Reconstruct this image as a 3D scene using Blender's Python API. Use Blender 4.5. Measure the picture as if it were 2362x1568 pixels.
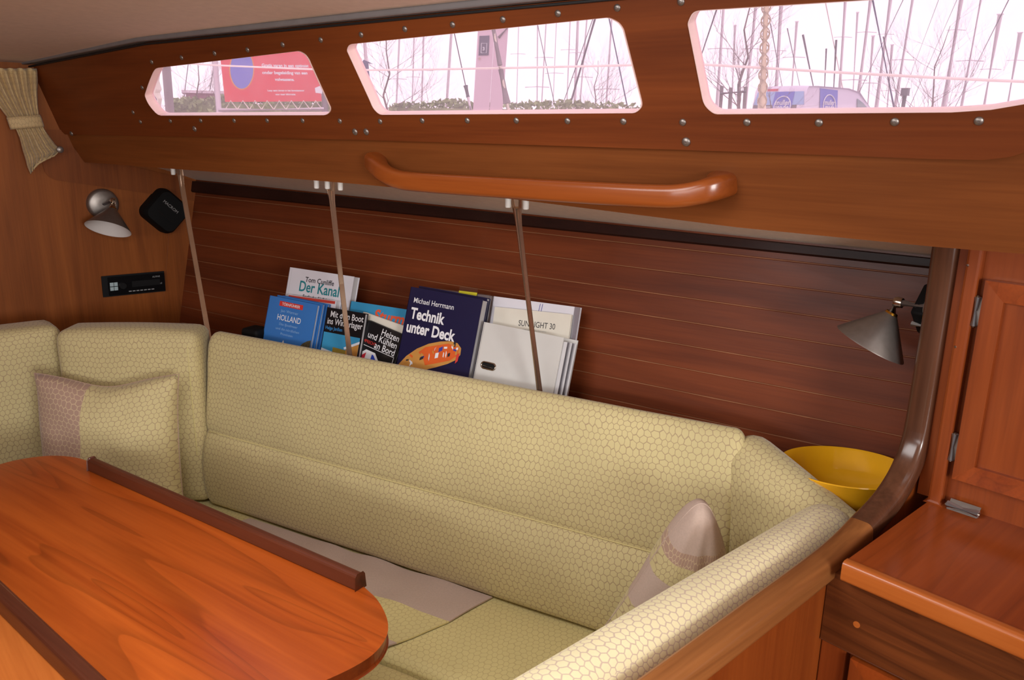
import bpy, bmesh, math, random
from mathutils import Vector as V, Matrix, noise as mnoise
random.seed(7)
for o in list(bpy.data.objects): bpy.data.objects.remove(o)
S = bpy.context.scene
COL = S.collection
# ------------------------------------------------------------------ camera
F = 1850.0
YAW = math.radians(48); ROLL = math.radians(0.8); PITCH = math.atan(502/F)
C = V((0, 0, 1.35))
fh = V((-math.sin(YAW), math.cos(YAW), 0)); rt = V((math.cos(YAW), math.sin(YAW), 0)); zz = V((0, 0, 1))
FW = fh*math.cos(PITCH) - zz*math.sin(PITCH)
up0 = fh*math.sin(PITCH) + zz*math.cos(PITCH)
RT = rt*math.cos(ROLL) + up0*math.sin(ROLL)
UP = up0*math.cos(ROLL) - rt*math.sin(ROLL)
cam = bpy.data.cameras.new('camera'); co = bpy.data.objects.new('camera', cam); COL.objects.link(co)
co.matrix_world = Matrix(((RT.x, UP.x, -FW.x, C.x), (RT.y, UP.y, -FW.y, C.y), (RT.z, UP.z, -FW.z, C.z), (0, 0, 0, 1)))
cam.sensor_fit = 'HORIZONTAL'; cam.sensor_width = 36; cam.lens = F/2362*36; cam.clip_start = 0.02; cam.clip_end = 500
cam.dof.use_dof = True; cam.dof.focus_distance = 1.75; cam.dof.aperture_fstop = 20.0
S.camera = co
# ------------------------------------------------------------------ world, light, exposure
w = bpy.data.worlds.new('overcast_sky'); S.world = w; w.use_nodes = True
bg = w.node_tree.nodes['Background']; bg.inputs[0].default_value = (1.0, 0.985, 1.0, 1); bg.inputs[1].default_value = 1.75
S.view_settings.view_transform = 'Standard'; S.view_settings.look = 'None'
S.view_settings.gamma = 1; S.view_settings.exposure = -0.2; S.view_settings.use_curve_mapping = False
def area(name, loc, tgt, sx, sy, watts, col=(1, 1, 1)):
    l = bpy.data.lights.new(name, 'AREA'); l.shape = 'RECTANGLE'; l.size = sx; l.size_y = sy; l.energy = watts; l.color = col
    o = bpy.data.objects.new(name, l); COL.objects.link(o); o.location = loc
    o.rotation_euler = (V(tgt)-V(loc)).to_track_quat('-Z', 'Y').to_euler()
    return o
area('companionway_daylight', (1.78, -0.15, 1.28), (-0.7, 0.75, 0.80), 0.66, 0.50, 40, (1, 0.985, 0.97))
area('deck_hatch_daylight', (-0.75, 0.15, 1.49), (-0.80, 0.45, 0.0), 0.50, 0.50, 8.5, (1, 0.985, 0.98))
area('window_daylight', (0.0, -1.235, 1.36), (-0.3, 1, 1.0), 1.9, 0.17, 11.5, (1, 0.98, 0.98))
# ------------------------------------------------------------------ helpers: pixel of the 2362x1568 photo to a point on a known surface
def ray(x, y): return FW + RT*((x-1181)/F) + UP*((784-y)/F)
def onp(x, y, p, n):
    d = ray(x, y); n = V(n); return C + d*((V(p)-C).dot(n)/d.dot(n))
def onx(x, y, X): return onp(x, y, (X, 0, 0), (1, 0, 0))
def ony(x, y, Y): return onp(x, y, (0, Y, 0), (0, 1, 0))
def onz(x, y, Z): return onp(x, y, (0, 0, Z), (0, 0, 1))
def far(x, y, dist):
    d = ray(x, y); return C + d*(dist/math.hypot(d.x, d.y))
def lin(c):
    r = []
    for v in c:
        v = v/255.0; r.append(v/12.92 if v <= 0.04045 else ((v+0.055)/1.055)**2.4)
    return (r[0], r[1], r[2], 1)
# ------------------------------------------------------------------ materials
def base(name):
    m = bpy.data.materials.new(name); m.use_nodes = True
    return m, m.node_tree, m.node_tree.nodes['Principled BSDF']
def nd(t, typ, **kw):
    n = t.nodes.new(typ)
    for k, v in kw.items(): setattr(n, k, v)
    return n
def plain(name, rgb, rough=0.5, metal=0.0, coat=0.0, var=0.06, scale=30, emit=0, spec=0.5):
    m, t, b = base(name)
    tc = nd(t, 'ShaderNodeTexCoord'); no = nd(t, 'ShaderNodeTexNoise'); no.inputs['Scale'].default_value = scale; no.inputs['Detail'].default_value = 4
    cr = nd(t, 'ShaderNodeValToRGB'); c = lin(rgb)
    cr.color_ramp.elements[0].position = 0.3; cr.color_ramp.elements[1].position = 0.7
    cr.color_ramp.elements[0].color = tuple(x*(1-var) for x in c[:3])+(1,); cr.color_ramp.elements[1].color = tuple(min(1, x*(1+var)) for x in c[:3])+(1,)
    t.links.new(tc.outputs['Object'], no.inputs['Vector']); t.links.new(no.outputs['Fac'], cr.inputs[0]); t.links.new(cr.outputs[0], b.inputs['Base Color'])
    b.inputs['Roughness'].default_value = rough; b.inputs['Metallic'].default_value = metal; b.inputs['Coat Weight'].default_value = coat
    b.inputs['Specular IOR Level'].default_value = spec
    b.inputs['Coat Roughness'].default_value = 0.1
    if emit:
        t.links.new(cr.outputs[0], b.inputs['Emission Color']); b.inputs['Emission Strength'].default_value = emit
    return m
def wood(name, dark, light, axis='X', rotz=0.0, rough=0.32, coat=0.35, fine=1.0, figure=1.0, streak=None, bump=0.04, spec=0.35, veins=0.0):
    """grain runs along axis (object space); dark and light are sRGB"""
    m, t, b = base(name)
    tc = nd(t, 'ShaderNodeTexCoord'); rot = nd(t, 'ShaderNodeMapping'); rot.inputs['Rotation'].default_value = (0, 0, -rotz)
    t.links.new(tc.outputs['Object'], rot.inputs['Vector'])
    def mapped(along, across):
        mp = nd(t, 'ShaderNodeMapping'); s = [across]*3; s['XYZ'.index(axis)] = along
        mp.inputs['Scale'].default_value = s; t.links.new(rot.outputs[0], mp.inputs['Vector']); return mp
    m1 = mapped(1.1*figure, 13*figure); m2 = mapped(7*fine, 240*fine); m3 = mapped(0.5, 2.2)
    n1 = nd(t, 'ShaderNodeTexNoise'); n1.inputs['Scale'].default_value = 1; n1.inputs['Detail'].default_value = 5; n1.inputs['Distortion'].default_value = 1.1
    n2 = nd(t, 'ShaderNodeTexNoise'); n2.inputs['Scale'].default_value = 1; n2.inputs['Detail'].default_value = 3
    n3 = nd(t, 'ShaderNodeTexNoise'); n3.inputs['Scale'].default_value = 2.5; n3.inputs['Detail'].default_value = 2
    for a, c in ((m1, n1), (m2, n2), (m3, n3)): t.links.new(a.outputs[0], c.inputs['Vector'])
    a1 = nd(t, 'ShaderNodeMath', operation='MULTIPLY'); a1.inputs[1].default_value = 0.60
    a2 = nd(t, 'ShaderNodeMath', operation='MULTIPLY_ADD'); a2.inputs[1].default_value = 0.22
    a3 = nd(t, 'ShaderNodeMath', operation='MULTIPLY_ADD'); a3.inputs[1].default_value = 0.22
    t.links.new(n1.outputs['Fac'], a1.inputs[0]); t.links.new(n2.outputs['Fac'], a2.inputs[0]); t.links.new(a1.outputs[0], a2.inputs[2])
    t.links.new(n3.outputs['Fac'], a3.inputs[0]); t.links.new(a2.outputs[0], a3.inputs[2])
    cr = nd(t, 'ShaderNodeValToRGB'); e = cr.color_ramp.elements
    e[0].position = 0.36; e[0].color = lin(dark); e[1].position = 0.66; e[1].color = lin(light)
    if streak:
        k = cr.color_ramp.elements.new(0.30); k.color = lin(streak)
    t.links.new(a3.outputs[0], cr.inputs[0]); t.links.new(cr.outputs[0], b.inputs['Base Color'])
    if veins:
        m4 = mapped(0.9, 9); n4 = nd(t, 'ShaderNodeTexNoise'); n4.inputs['Scale'].default_value = 1; n4.inputs['Detail'].default_value = 1.5; n4.inputs['Distortion'].default_value = 0.7
        t.links.new(m4.outputs[0], n4.inputs['Vector'])
        w4 = nd(t, 'ShaderNodeMath', operation='MULTIPLY'); w4.inputs[1].default_value = 9; t.links.new(n4.outputs['Fac'], w4.inputs[0])
        f4 = nd(t, 'ShaderNodeMath', operation='FRACT'); t.links.new(w4.outputs[0], f4.inputs[0])
        r4 = nd(t, 'ShaderNodeValToRGB'); ee = r4.color_ramp.elements; ee[0].position = 0.0; ee[0].color = (1-veins,)*3+(1,); ee[1].position = 0.35; ee[1].color = (1, 1, 1, 1); k4 = ee.new(0.97); k4.color = (1, 1, 1, 1); k5 = ee.new(1.0); k5.color = (1-veins,)*3+(1,)
        t.links.new(f4.outputs[0], r4.inputs[0]); mm4 = nd(t, 'ShaderNodeMix', data_type='RGBA', blend_type='MULTIPLY'); mm4.inputs[0].default_value = 1
        t.links.new(cr.outputs[0], mm4.inputs[6]); t.links.new(r4.outputs[0], mm4.inputs[7]); t.links.new(mm4.outputs[2], b.inputs['Base Color'])
    b.inputs['Specular IOR Level'].default_value = spec
    b.inputs['Roughness'].default_value = rough; b.inputs['Coat Weight'].default_value = coat; b.inputs['Coat Roughness'].default_value = 0.16
    bp = nd(t, 'ShaderNodeBump'); bp.inputs['Strength'].default_value = bump; bp.inputs['Distance'].default_value = 0.002
    t.links.new(n2.outputs['Fac'], bp.inputs['Height']); t.links.new(bp.outputs[0], b.inputs['Normal'])
    return m
def honeycomb(name, cell, line, size=0.0118, width=0.024, warp=0.5, soft=0.05):
    """woven upholstery: a warped honeycomb of thin lines on UVs in metres"""
    m, t, b = base(name)
    uv = nd(t, 'ShaderNodeUVMap')
    no = nd(t, 'ShaderNodeTexNoise'); no.inputs['Scale'].default_value = 26; no.inputs['Detail'].default_value = 1.5
    t.links.new(uv.outputs[0], no.inputs['Vector'])
    sub = nd(t, 'ShaderNodeVectorMath', operation='SUBTRACT'); sub.inputs[1].default_value = (0.5, 0.5, 0.5); t.links.new(no.outputs['Color'], sub.inputs[0])
    sc = nd(t, 'ShaderNodeVectorMath', operation='SCALE'); sc.inputs['Scale'].default_value = warp*size*3.2; t.links.new(sub.outputs[0], sc.inputs[0])
    ad = nd(t, 'ShaderNodeVectorMath', operation='ADD'); t.links.new(uv.outputs[0], ad.inputs[0]); t.links.new(sc.outputs[0], ad.inputs[1])
    p = nd(t, 'ShaderNodeVectorMath', operation='MULTIPLY_ADD'); p.inputs[1].default_value = (1/size, 0.86/size, 0); p.inputs[2].default_value = (300, 173.2*2, 0); t.links.new(ad.outputs[0], p.inputs[0])
    def cellv(off):
        s = nd(t, 'ShaderNodeVectorMath', operation='SUBTRACT'); s.inputs[1].default_value = off; t.links.new(p.outputs[0], s.inputs[0])
        md = nd(t, 'ShaderNodeVectorMath', operation='MODULO'); md.inputs[1].default_value = (1, 1.7320508, 1); t.links.new(s.outputs[0], md.inputs[0])
        h = nd(t, 'ShaderNodeVectorMath', operation='SUBTRACT'); h.inputs[1].default_value = (0.5, 0.8660254, 0); t.links.new(md.outputs[0], h.inputs[0])
        z = nd(t, 'ShaderNodeVectorMath', operation='MULTIPLY'); z.inputs[1].default_value = (1, 1, 0); t.links.new(h.outputs[0], z.inputs[0])
        a = nd(t, 'ShaderNodeVectorMath', operation='ABSOLUTE'); t.links.new(z.outputs[0], a.inputs[0])
        d = nd(t, 'ShaderNodeVectorMath', operation='DOT_PRODUCT'); d.inputs[1].default_value = (0.5, 0.8660254, 0); t.links.new(a.outputs[0], d.inputs[0])
        x = nd(t, 'ShaderNodeSeparateXYZ'); t.links.new(a.outputs[0], x.inputs[0])
        mx = nd(t, 'ShaderNodeMath', operation='MAXIMUM'); t.links.new(d.outputs['Value'], mx.inputs[0]); t.links.new(x.outputs[0], mx.inputs[1])
        return mx
    c1 = cellv((0, 0, 0)); c2 = cellv((0.5, 0.8660254, 0))
    mn = nd(t, 'ShaderNodeMath', operation='MINIMUM'); t.links.new(c1.outputs[0], mn.inputs[0]); t.links.new(c2.outputs[0], mn.inputs[1])
    mr = nd(t, 'ShaderNodeMapRange'); mr.inputs['From Min'].default_value = 0.5-width-soft; mr.inputs['From Max'].default_value = 0.5-width; t.links.new(mn.outputs[0], mr.inputs['Value'])
    big = nd(t, 'ShaderNodeTexNoise'); big.inputs['Scale'].default_value = 7; big.inputs['Detail'].default_value = 3; t.links.new(uv.outputs[0], big.inputs['Vector'])
    wv = nd(t, 'ShaderNodeTexNoise'); wv.inputs['Scale'].default_value = 900; t.links.new(uv.outputs[0], wv.inputs['Vector'])
    mixb = nd(t, 'ShaderNodeMix', data_type='RGBA'); mixb.inputs[6].default_value = tuple(x*0.86 for x in lin(cell)[:3])+(1,); mixb.inputs[7].default_value = tuple(min(1, x*1.12) for x in lin(cell)[:3])+(1,)
    t.links.new(big.outputs['Fac'], mixb.inputs[0])
    mx = nd(t, 'ShaderNodeMix', data_type='RGBA'); mx.inputs[7].default_value = lin(line); t.links.new(mr.outputs[0], mx.inputs[0]); t.links.new(mixb.outputs[2], mx.inputs[6])
    t.links.new(mx.outputs[2], b.inputs['Base Color'])
    b.inputs['Roughness'].default_value = 0.72; b.inputs['Sheen Weight'].default_value = 0.25; b.inputs['Sheen Roughness'].default_value = 0.4
    b.inputs['Specular IOR Level'].default_value = 0.3
    sm = nd(t, 'ShaderNodeMath', operation='MULTIPLY_ADD'); sm.inputs[1].default_value = -1.0; t.links.new(mr.outputs[0], sm.inputs[0]); t.links.new(wv.outputs['Fac'], sm.inputs[2])
    bp = nd(t, 'ShaderNodeBump'); bp.inputs['Strength'].default_value = 0.12; bp.inputs['Distance'].default_value = 0.001
    t.links.new(sm.outputs[0], bp.inputs['Height']); t.links.new(bp.outputs[0], b.inputs['Normal'])
    return m
R12 = math.radians(11.8)
M = {}
M['bulkhead'] = wood('teak_bulkhead', (118, 61, 22), (154, 86, 35), 'Z', rough=0.5, coat=0.04, fine=1.1, spec=0.2)
M['bulkhead_dark'] = wood('teak_corner', (106, 53, 19), (138, 74, 29), 'Z', rough=0.5, coat=0.04, spec=0.2)
M['panel'] = wood('mahogany_panel', (94, 43, 17), (124, 62, 26), 'X', R12, rough=0.5, coat=0.05, spec=0.2)
M['panel_low'] = wood('mahogany_low_panel', (105, 55, 23), (134, 75, 34), 'X', R12, rough=0.5, coat=0.05, spec=0.2)
M['plank'] = wood('hull_plank_wood', (86, 38, 19), (124, 60, 30), 'X', math.radians(15), rough=0.42, coat=0.07, streak=(76, 30, 18), spec=0.3)
M['groove'] = plain('plank_groove', (146, 94, 60), 0.6)
M['dark'] = wood('wenge_trim', (34, 16, 12), (54, 27, 20), 'X', rough=0.5, coat=0.05, spec=0.2)
M['rail_v'] = wood('rail_wood', (66, 40, 28), (106, 68, 48), 'Z', rough=0.25, coat=0.45, fine=0.6, streak=(48, 29, 21))
M['rail_y'] = wood('rail_wood_lengthwise', (112, 65, 33), (172, 111, 60), 'Y', rough=0.32, coat=0.2, fine=0.7, streak=(88, 44, 22))
M['fiddle'] = wood('fiddle_wood', (58, 27, 18), (100, 52, 34), 'X', R12, rough=0.32, coat=0.3, fine=0.7, streak=(38, 15, 10))
M['table'] = wood('cherry_table', (148, 59, 16), (194, 95, 32), 'X', math.radians(13), rough=0.3, coat=0.25, figure=0.8, fine=0.6, streak=(120, 44, 12), bump=0.02, veins=0.24)
M['galley'] = wood('galley_wood', (116, 50, 17), (152, 73, 28), 'Z', rough=0.38, coat=0.12, figure=1.6)
M['counter'] = wood('counter_wood', (126, 53, 17), (162, 77, 29), 'Y', rough=0.3, coat=0.25, veins=0.16)
M['nosing'] = wood('nosing_wood', (164, 84, 32), (194, 110, 48), 'X', rough=0.3, coat=0.25)
M['fascia'] = wood('fascia_wood', (72, 34, 15), (114, 60, 26), 'X', rough=0.4, coat=0.1, streak=(50, 24, 12), figure=2.2, veins=0.3)
M['partition'] = wood('partition_wood', (122, 54, 18), (152, 76, 28), 'Z', rough=0.36, coat=0.15)
M['grab'] = wood('grab_rail_wood', (126, 60, 22), (154, 80, 32), 'X', R12, rough=0.28, coat=0.35)
M['cream'] = plain('cream_headliner', (232, 212, 196), 0.75, var=0.04, scale=60)
M['liner'] = plain('cream_deck_liner', (244, 224, 206), 0.6, var=0.04, scale=60)
M['grey_trim'] = plain('grey_plastic_trim', (120, 116, 116), 0.45)
M['black_rubber'] = plain('black_rubber', (24, 22, 22), 0.6)
M['rim'] = plain('pale_window_rim', (236, 204, 196), 0.35, var=0.03)
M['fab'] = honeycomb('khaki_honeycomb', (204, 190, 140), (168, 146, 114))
M['fab_lit'] = honeycomb('khaki_honeycomb_tight_lit', (236, 226, 182), (202, 182, 162), size=0.0108, width=0.04)  # khaki upholstery with strong light on the end cushion put into its colours
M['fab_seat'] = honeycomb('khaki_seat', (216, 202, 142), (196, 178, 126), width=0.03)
M['mauve_hex'] = honeycomb('mauve_honeycomb', (176, 146, 128), (208, 186, 152))
M['mauve'] = plain('mauve_cloth', (192, 170, 156), 0.8, var=0.05, scale=300, spec=0.2)
M['curtain'] = honeycomb('curtain_cloth', (212, 186, 138), (180, 154, 116), size=0.015)
M['steel'] = plain('stainless_steel', (196, 184, 170), 0.2, 1.0, var=0.05)
M['rod'] = plain('rod_steel', (220, 190, 164), 0.22, 0.88, var=0.05)
M['hinge'] = plain('hinge_metal', (186, 184, 186), 0.35, 0.7, var=0.05)
M['brushed'] = plain('brushed_nickel', (150, 142, 136), 0.42, 0.85, var=0.06, scale=120)
M['brass'] = plain('brass', (214, 160, 60), 0.25, 1.0)
M['white'] = plain('white_plastic', (232, 230, 226), 0.4, var=0.02)
M['lampwhite'] = plain('lamp_white_enamel', (228, 222, 218), 0.45, var=0.02)
M['black'] = plain('black_plastic', (14, 14, 16), 0.42, spec=0.3)
M['black_soft'] = plain('black_speaker', (12, 12, 13), 0.7, spec=0.2)
M['glossblack'] = plain('radio_black', (13, 13, 15), 0.22)
M['btn'] = plain('radio_button', (176, 196, 200), 0.3)
M['print_grey'] = plain('grey_print', (150, 150, 150), 0.5)
M['yellow'] = plain('yellow_glaze', (238, 178, 30), 0.12, coat=0.7, var=0.08, scale=9)
def cover(name, rgb, rough=0.3): return plain(name, rgb, rough, coat=0.15, var=0.04, scale=12)
M['paper'] = plain('paper', (206, 204, 206), 0.7, var=0.03)
M['paper2'] = plain('paper_cream', (222, 216, 202), 0.7, var=0.03)
M['binder'] = plain('binder_white', (206, 204, 200), 0.5, var=0.02)
M['txt_w'] = plain('print_white', (232, 232, 236), 0.5, var=0)
M['txt_k'] = plain('print_black', (36, 32, 40), 0.5, var=0)
M['txt_teal'] = plain('print_teal', (30, 130, 140), 0.5, var=0)
M['txt_pale'] = plain('print_pale_blue', (140, 180, 222), 0.5, var=0)
M['txt_cyan'] = plain('print_cyan', (60, 150, 220), 0.5, var=0)
M['txt_red'] = plain('print_red', (208, 56, 48), 0.5, var=0)
M['txt_orange'] = plain('print_orange', (226, 92, 56), 0.5, var=0)
M['txt_navy'] = plain('print_navy', (60, 60, 150), 0.5, var=0)
M['bl_cover'] = cover('cover_blue', (58, 120, 194)); M['navy_cover'] = cover('cover_navy', (28, 26, 62)); M['black_cover'] = cover('cover_black', (22, 22, 26))
M['white_cover'] = cover('cover_white', (222, 220, 228)); M['cyan_cover'] = cover('cover_cyan', (60, 150, 196)); M['red_cover'] = cover('cover_red', (196, 70, 60))
M['ochre'] = plain('print_ochre', (196, 138, 64), 0.5); M['boat_orange'] = plain('print_boat_orange', (214, 92, 30), 0.5)
M['snow'] = plain('print_snow', (220, 226, 236), 0.5); M['olive'] = plain('print_olive', (150, 128, 50), 0.5); M['tree_print'] = plain('print_tree', (80, 72, 50), 0.6, var=0.4, scale=200)
M['blue_print'] = plain('print_blue', (40, 70, 190), 0.5); M['crimson'] = plain('print_crimson', (200, 40, 60), 0.5); M['greywhite'] = plain('print_greywhite', (210, 210, 214), 0.5)
def clear(name, tint=(0.95, 0.95, 0.97), gloss=0.15):
    m = bpy.data.materials.new(name); m.use_nodes = True; t = m.node_tree; t.nodes.clear()
    o = nd(t, 'ShaderNodeOutputMaterial'); tr = nd(t, 'ShaderNodeBsdfTransparent'); tr.inputs[0].default_value = tint+(1,)
    g = nd(t, 'ShaderNodeBsdfGlossy'); g.inputs['Roughness'].default_value = 0.12
    mx = nd(t, 'ShaderNodeMixShader'); mx.inputs[0].default_value = gloss
    t.links.new(tr.outputs[0], mx.inputs[1]); t.links.new(g.outputs[0], mx.inputs[2]); t.links.new(mx.outputs[0], o.inputs[0]); return m
M['sleeve'] = clear('clear_sleeve', (0.9, 0.9, 0.93), 0.3)
def pane_mat():
    m = bpy.data.materials.new('pink_acrylic_pane'); m.use_nodes = True; t = m.node_tree; t.nodes.clear()
    o = nd(t, 'ShaderNodeOutputMaterial'); tr = nd(t, 'ShaderNodeBsdfTransparent'); tr.inputs[0].default_value = (0.97, 0.86, 0.92, 1)
    g = nd(t, 'ShaderNodeBsdfGlossy'); g.inputs['Roughness'].default_value = 0.08
    tl = nd(t, 'ShaderNodeBsdfTranslucent'); tl.inputs[0].default_value = (1.0, 0.86, 0.92, 1)
    m1 = nd(t, 'ShaderNodeMixShader'); tc = nd(t, 'ShaderNodeTexCoord'); no = nd(t, 'ShaderNodeTexNoise'); no.inputs['Scale'].default_value = 14; no.inputs['Detail'].default_value = 6
    mr = nd(t, 'ShaderNodeMapRange'); mr.inputs['To Min'].default_value = 0.07; mr.inputs['To Max'].default_value = 0.16
    t.links.new(tc.outputs['Object'], no.inputs['Vector']); t.links.new(no.outputs['Fac'], mr.inputs['Value']); t.links.new(mr.outputs[0], m1.inputs[0])
    t.links.new(tr.outputs[0], m1.inputs[1]); t.links.new(tl.outputs[0], m1.inputs[2])
    m2 = nd(t, 'ShaderNodeMixShader'); m2.inputs[0].default_value = 0.03
    t.links.new(m1.outputs[0], m2.inputs[1]); t.links.new(g.outputs[0], m2.inputs[2]); t.links.new(m2.outputs[0], o.inputs[0]); return m
M['pane'] = pane_mat()
# ------------------------------------------------------------------ object helpers
def mat(m): return M[m] if isinstance(m, str) else m
def mk(name, geo, m, parent=None, smooth=False, kind=None, label=None, cat=None, group=None, bevel=0, angle=40):
    verts, faces = geo[0], geo[1]; uv = geo[2] if len(geo) > 2 else None; mi = geo[3] if len(geo) > 3 else None
    vs = [V(p) for p in verts]
    if parent is not None:
        off = parent_loc(parent); loc = V((0, 0, 0))
    else:
        off = V(((min(p.x for p in vs)+max(p.x for p in vs))/2, (min(p.y for p in vs)+max(p.y for p in vs))/2, min(p.z for p in vs))); loc = off
    me = bpy.data.meshes.new(name); me.from_pydata([p-off for p in vs], [], faces)
    ms = m if isinstance(m, (list, tuple)) else [m]
    for q in ms: me.materials.append(mat(q))
    if mi: me.polygons.foreach_set('material_index', mi)
    if uv:
        ul = me.uv_layers.new(name='UVMap'); k = 0
        for f in uv:
            for c in f: ul.data[k].uv = c; k += 1
    bm = bmesh.new(); bm.from_mesh(me)
    if bevel:
        bmesh.ops.remove_doubles(bm, verts=bm.verts, dist=1e-6)
        ed = [e for e in bm.edges if len(e.link_faces) == 2 and e.calc_face_angle(0) > math.radians(35)]
        bmesh.ops.bevel(bm, geom=ed, offset=bevel, segments=2, profile=0.5, affect='EDGES', clamp_overlap=True)
    bmesh.ops.recalc_face_normals(bm, faces=bm.faces); bm.to_mesh(me); bm.free()
    if smooth:
        me.polygons.foreach_set('use_smooth', [True]*len(me.polygons))
        try: me.set_sharp_from_angle(angle=math.radians(angle))
        except Exception: pass
    o = bpy.data.objects.new(name, me); COL.objects.link(o); o.location = loc
    if parent is not None: o.parent = parent
    tag(o, label, cat, group, kind)
    return o
def parent_loc(p):
    l = V(p.location)
    while p.parent is not None: p = p.parent; l += V(p.location)
    return l
def tag(o, label=None, cat=None, group=None, kind=None):
    if label: o['label'] = label
    if cat: o['category'] = cat
    if group: o['group'] = group
    if kind: o['kind'] = kind
def thing(name, label, cat, loc, group=None, kind=None):
    o = bpy.data.objects.new(name, None); COL.objects.link(o); o.location = loc; o.empty_display_size = 0.05
    tag(o, label, cat, group, kind); return o
def join(*gs):
    vs = []; fs = []
    for g in gs:
        k = len(vs); vs += list(g[0]); fs += [tuple(i+k for i in f) for f in g[1]]
    return vs, fs
def prism(poly, ext):
    n = len(poly); ext = V(ext); a = [V(p) for p in poly]; b = [p+ext for p in a]
    return a+b, [tuple(range(n)), tuple(range(2*n-1, n-1, -1))]+[(i, (i+1) % n, n+(i+1) % n, n+i) for i in range(n)]
def box(o, ux, uy, uz, sx, sy, sz):
    """corner o, unit dirs, sizes"""
    o = V(o); ux = V(ux)*sx; uy = V(uy)*sy; uz = V(uz)*sz
    return prism([o, o+ux, o+ux+uy, o+uy], uz)
def cbox(c, sx, sy, sz, ux=(1, 0, 0), uy=(0, 1, 0), uz=(0, 0, 1)):
    c = V(c); return box(c-V(ux)*sx/2-V(uy)*sy/2-V(uz)*sz/2, ux, uy, uz, sx, sy, sz)
def frame(d):
    d = V(d).normalized(); a = V((0, 0, 1)) if abs(d.z) < 0.9 else V((1, 0, 0)); u = d.cross(a).normalized(); return u, u.cross(d).normalized()
def tube(pts, r, n=10, caps=True):
    pts = [V(p) for p in pts]; rs = r if isinstance(r, (list, tuple)) else [r]*len(pts)
    vs = []; fs = []; u = None
    for i, p in enumerate(pts):
        d = (pts[min(i+1, len(pts)-1)]-pts[max(i-1, 0)]).normalized()
        if u is None: u, v = frame(d)
        else:
            u = (u-d*u.dot(d)).normalized(); v = d.cross(u)
        for k in range(n):
            a = 2*math.pi*k/n; vs.append(p+(u*math.cos(a)+v*math.sin(a))*rs[i])
    for i in range(len(pts)-1):
        for k in range(n): fs.append((i*n+k, i*n+(k+1) % n, (i+1)*n+(k+1) % n, (i+1)*n+k))
    if caps: fs.append(tuple(range(n))); fs.append(tuple(range(len(vs)-1, len(vs)-n-1, -1)))
    return vs, fs
def lathe(o, axis, prof, n=32, closed=False):
    """prof: (radius, height along axis)"""
    o = V(o); ax = V(axis).normalized(); u, v = frame(ax); vs = []; fs = []
    for r, h in prof:
        for k in range(n):
            a = 2*math.pi*k/n; vs.append(o+ax*h+(u*math.cos(a)+v*math.sin(a))*max(r, 1e-5))
    L = len(prof)
    for i in range(L if closed else L-1):
        j = (i+1) % L
        for k in range(n): fs.append((i*n+k, i*n+(k+1) % n, j*n+(k+1) % n, j*n+k))
    return vs, fs
def sweep(path, prof, upv, closed_prof=True, caps=True, sc=None):
    """profile (side, up) carried along path; upv(i) gives the up direction"""
    path = [V(p) for p in path]; vs = []; fs = []; n = len(prof)
    for i, p in enumerate(path):
        d = (path[min(i+1, len(path)-1)]-path[max(i-1, 0)]).normalized(); s = d.cross(V(upv(i))).normalized(); u = s.cross(d).normalized()
        k1, k2 = sc(i) if sc else (1, 1)
        for a, b in prof: vs.append(p+s*a*k1+u*b*k2)
    for i in range(len(path)-1):
        for k in range(n if closed_prof else n-1): fs.append((i*n+k, i*n+(k+1) % n, (i+1)*n+(k+1) % n, (i+1)*n+k))
    if caps and closed_prof: fs.append(tuple(range(n))); fs.append(tuple(range(len(vs)-1, len(vs)-n-1, -1)))
    return vs, fs
def rrect(w, h, r, n=4):
    pts = []
    for cx, cy, a0 in ((w/2-r, h/2-r, 0), (-w/2+r, h/2-r, 90), (-w/2+r, -h/2+r, 180), (w/2-r, -h/2+r, 270)):
        for k in range(n+1):
            a = math.radians(a0+90*k/n); pts.append((cx+r*math.cos(a), cy+r*math.sin(a)))
    return pts
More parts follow.
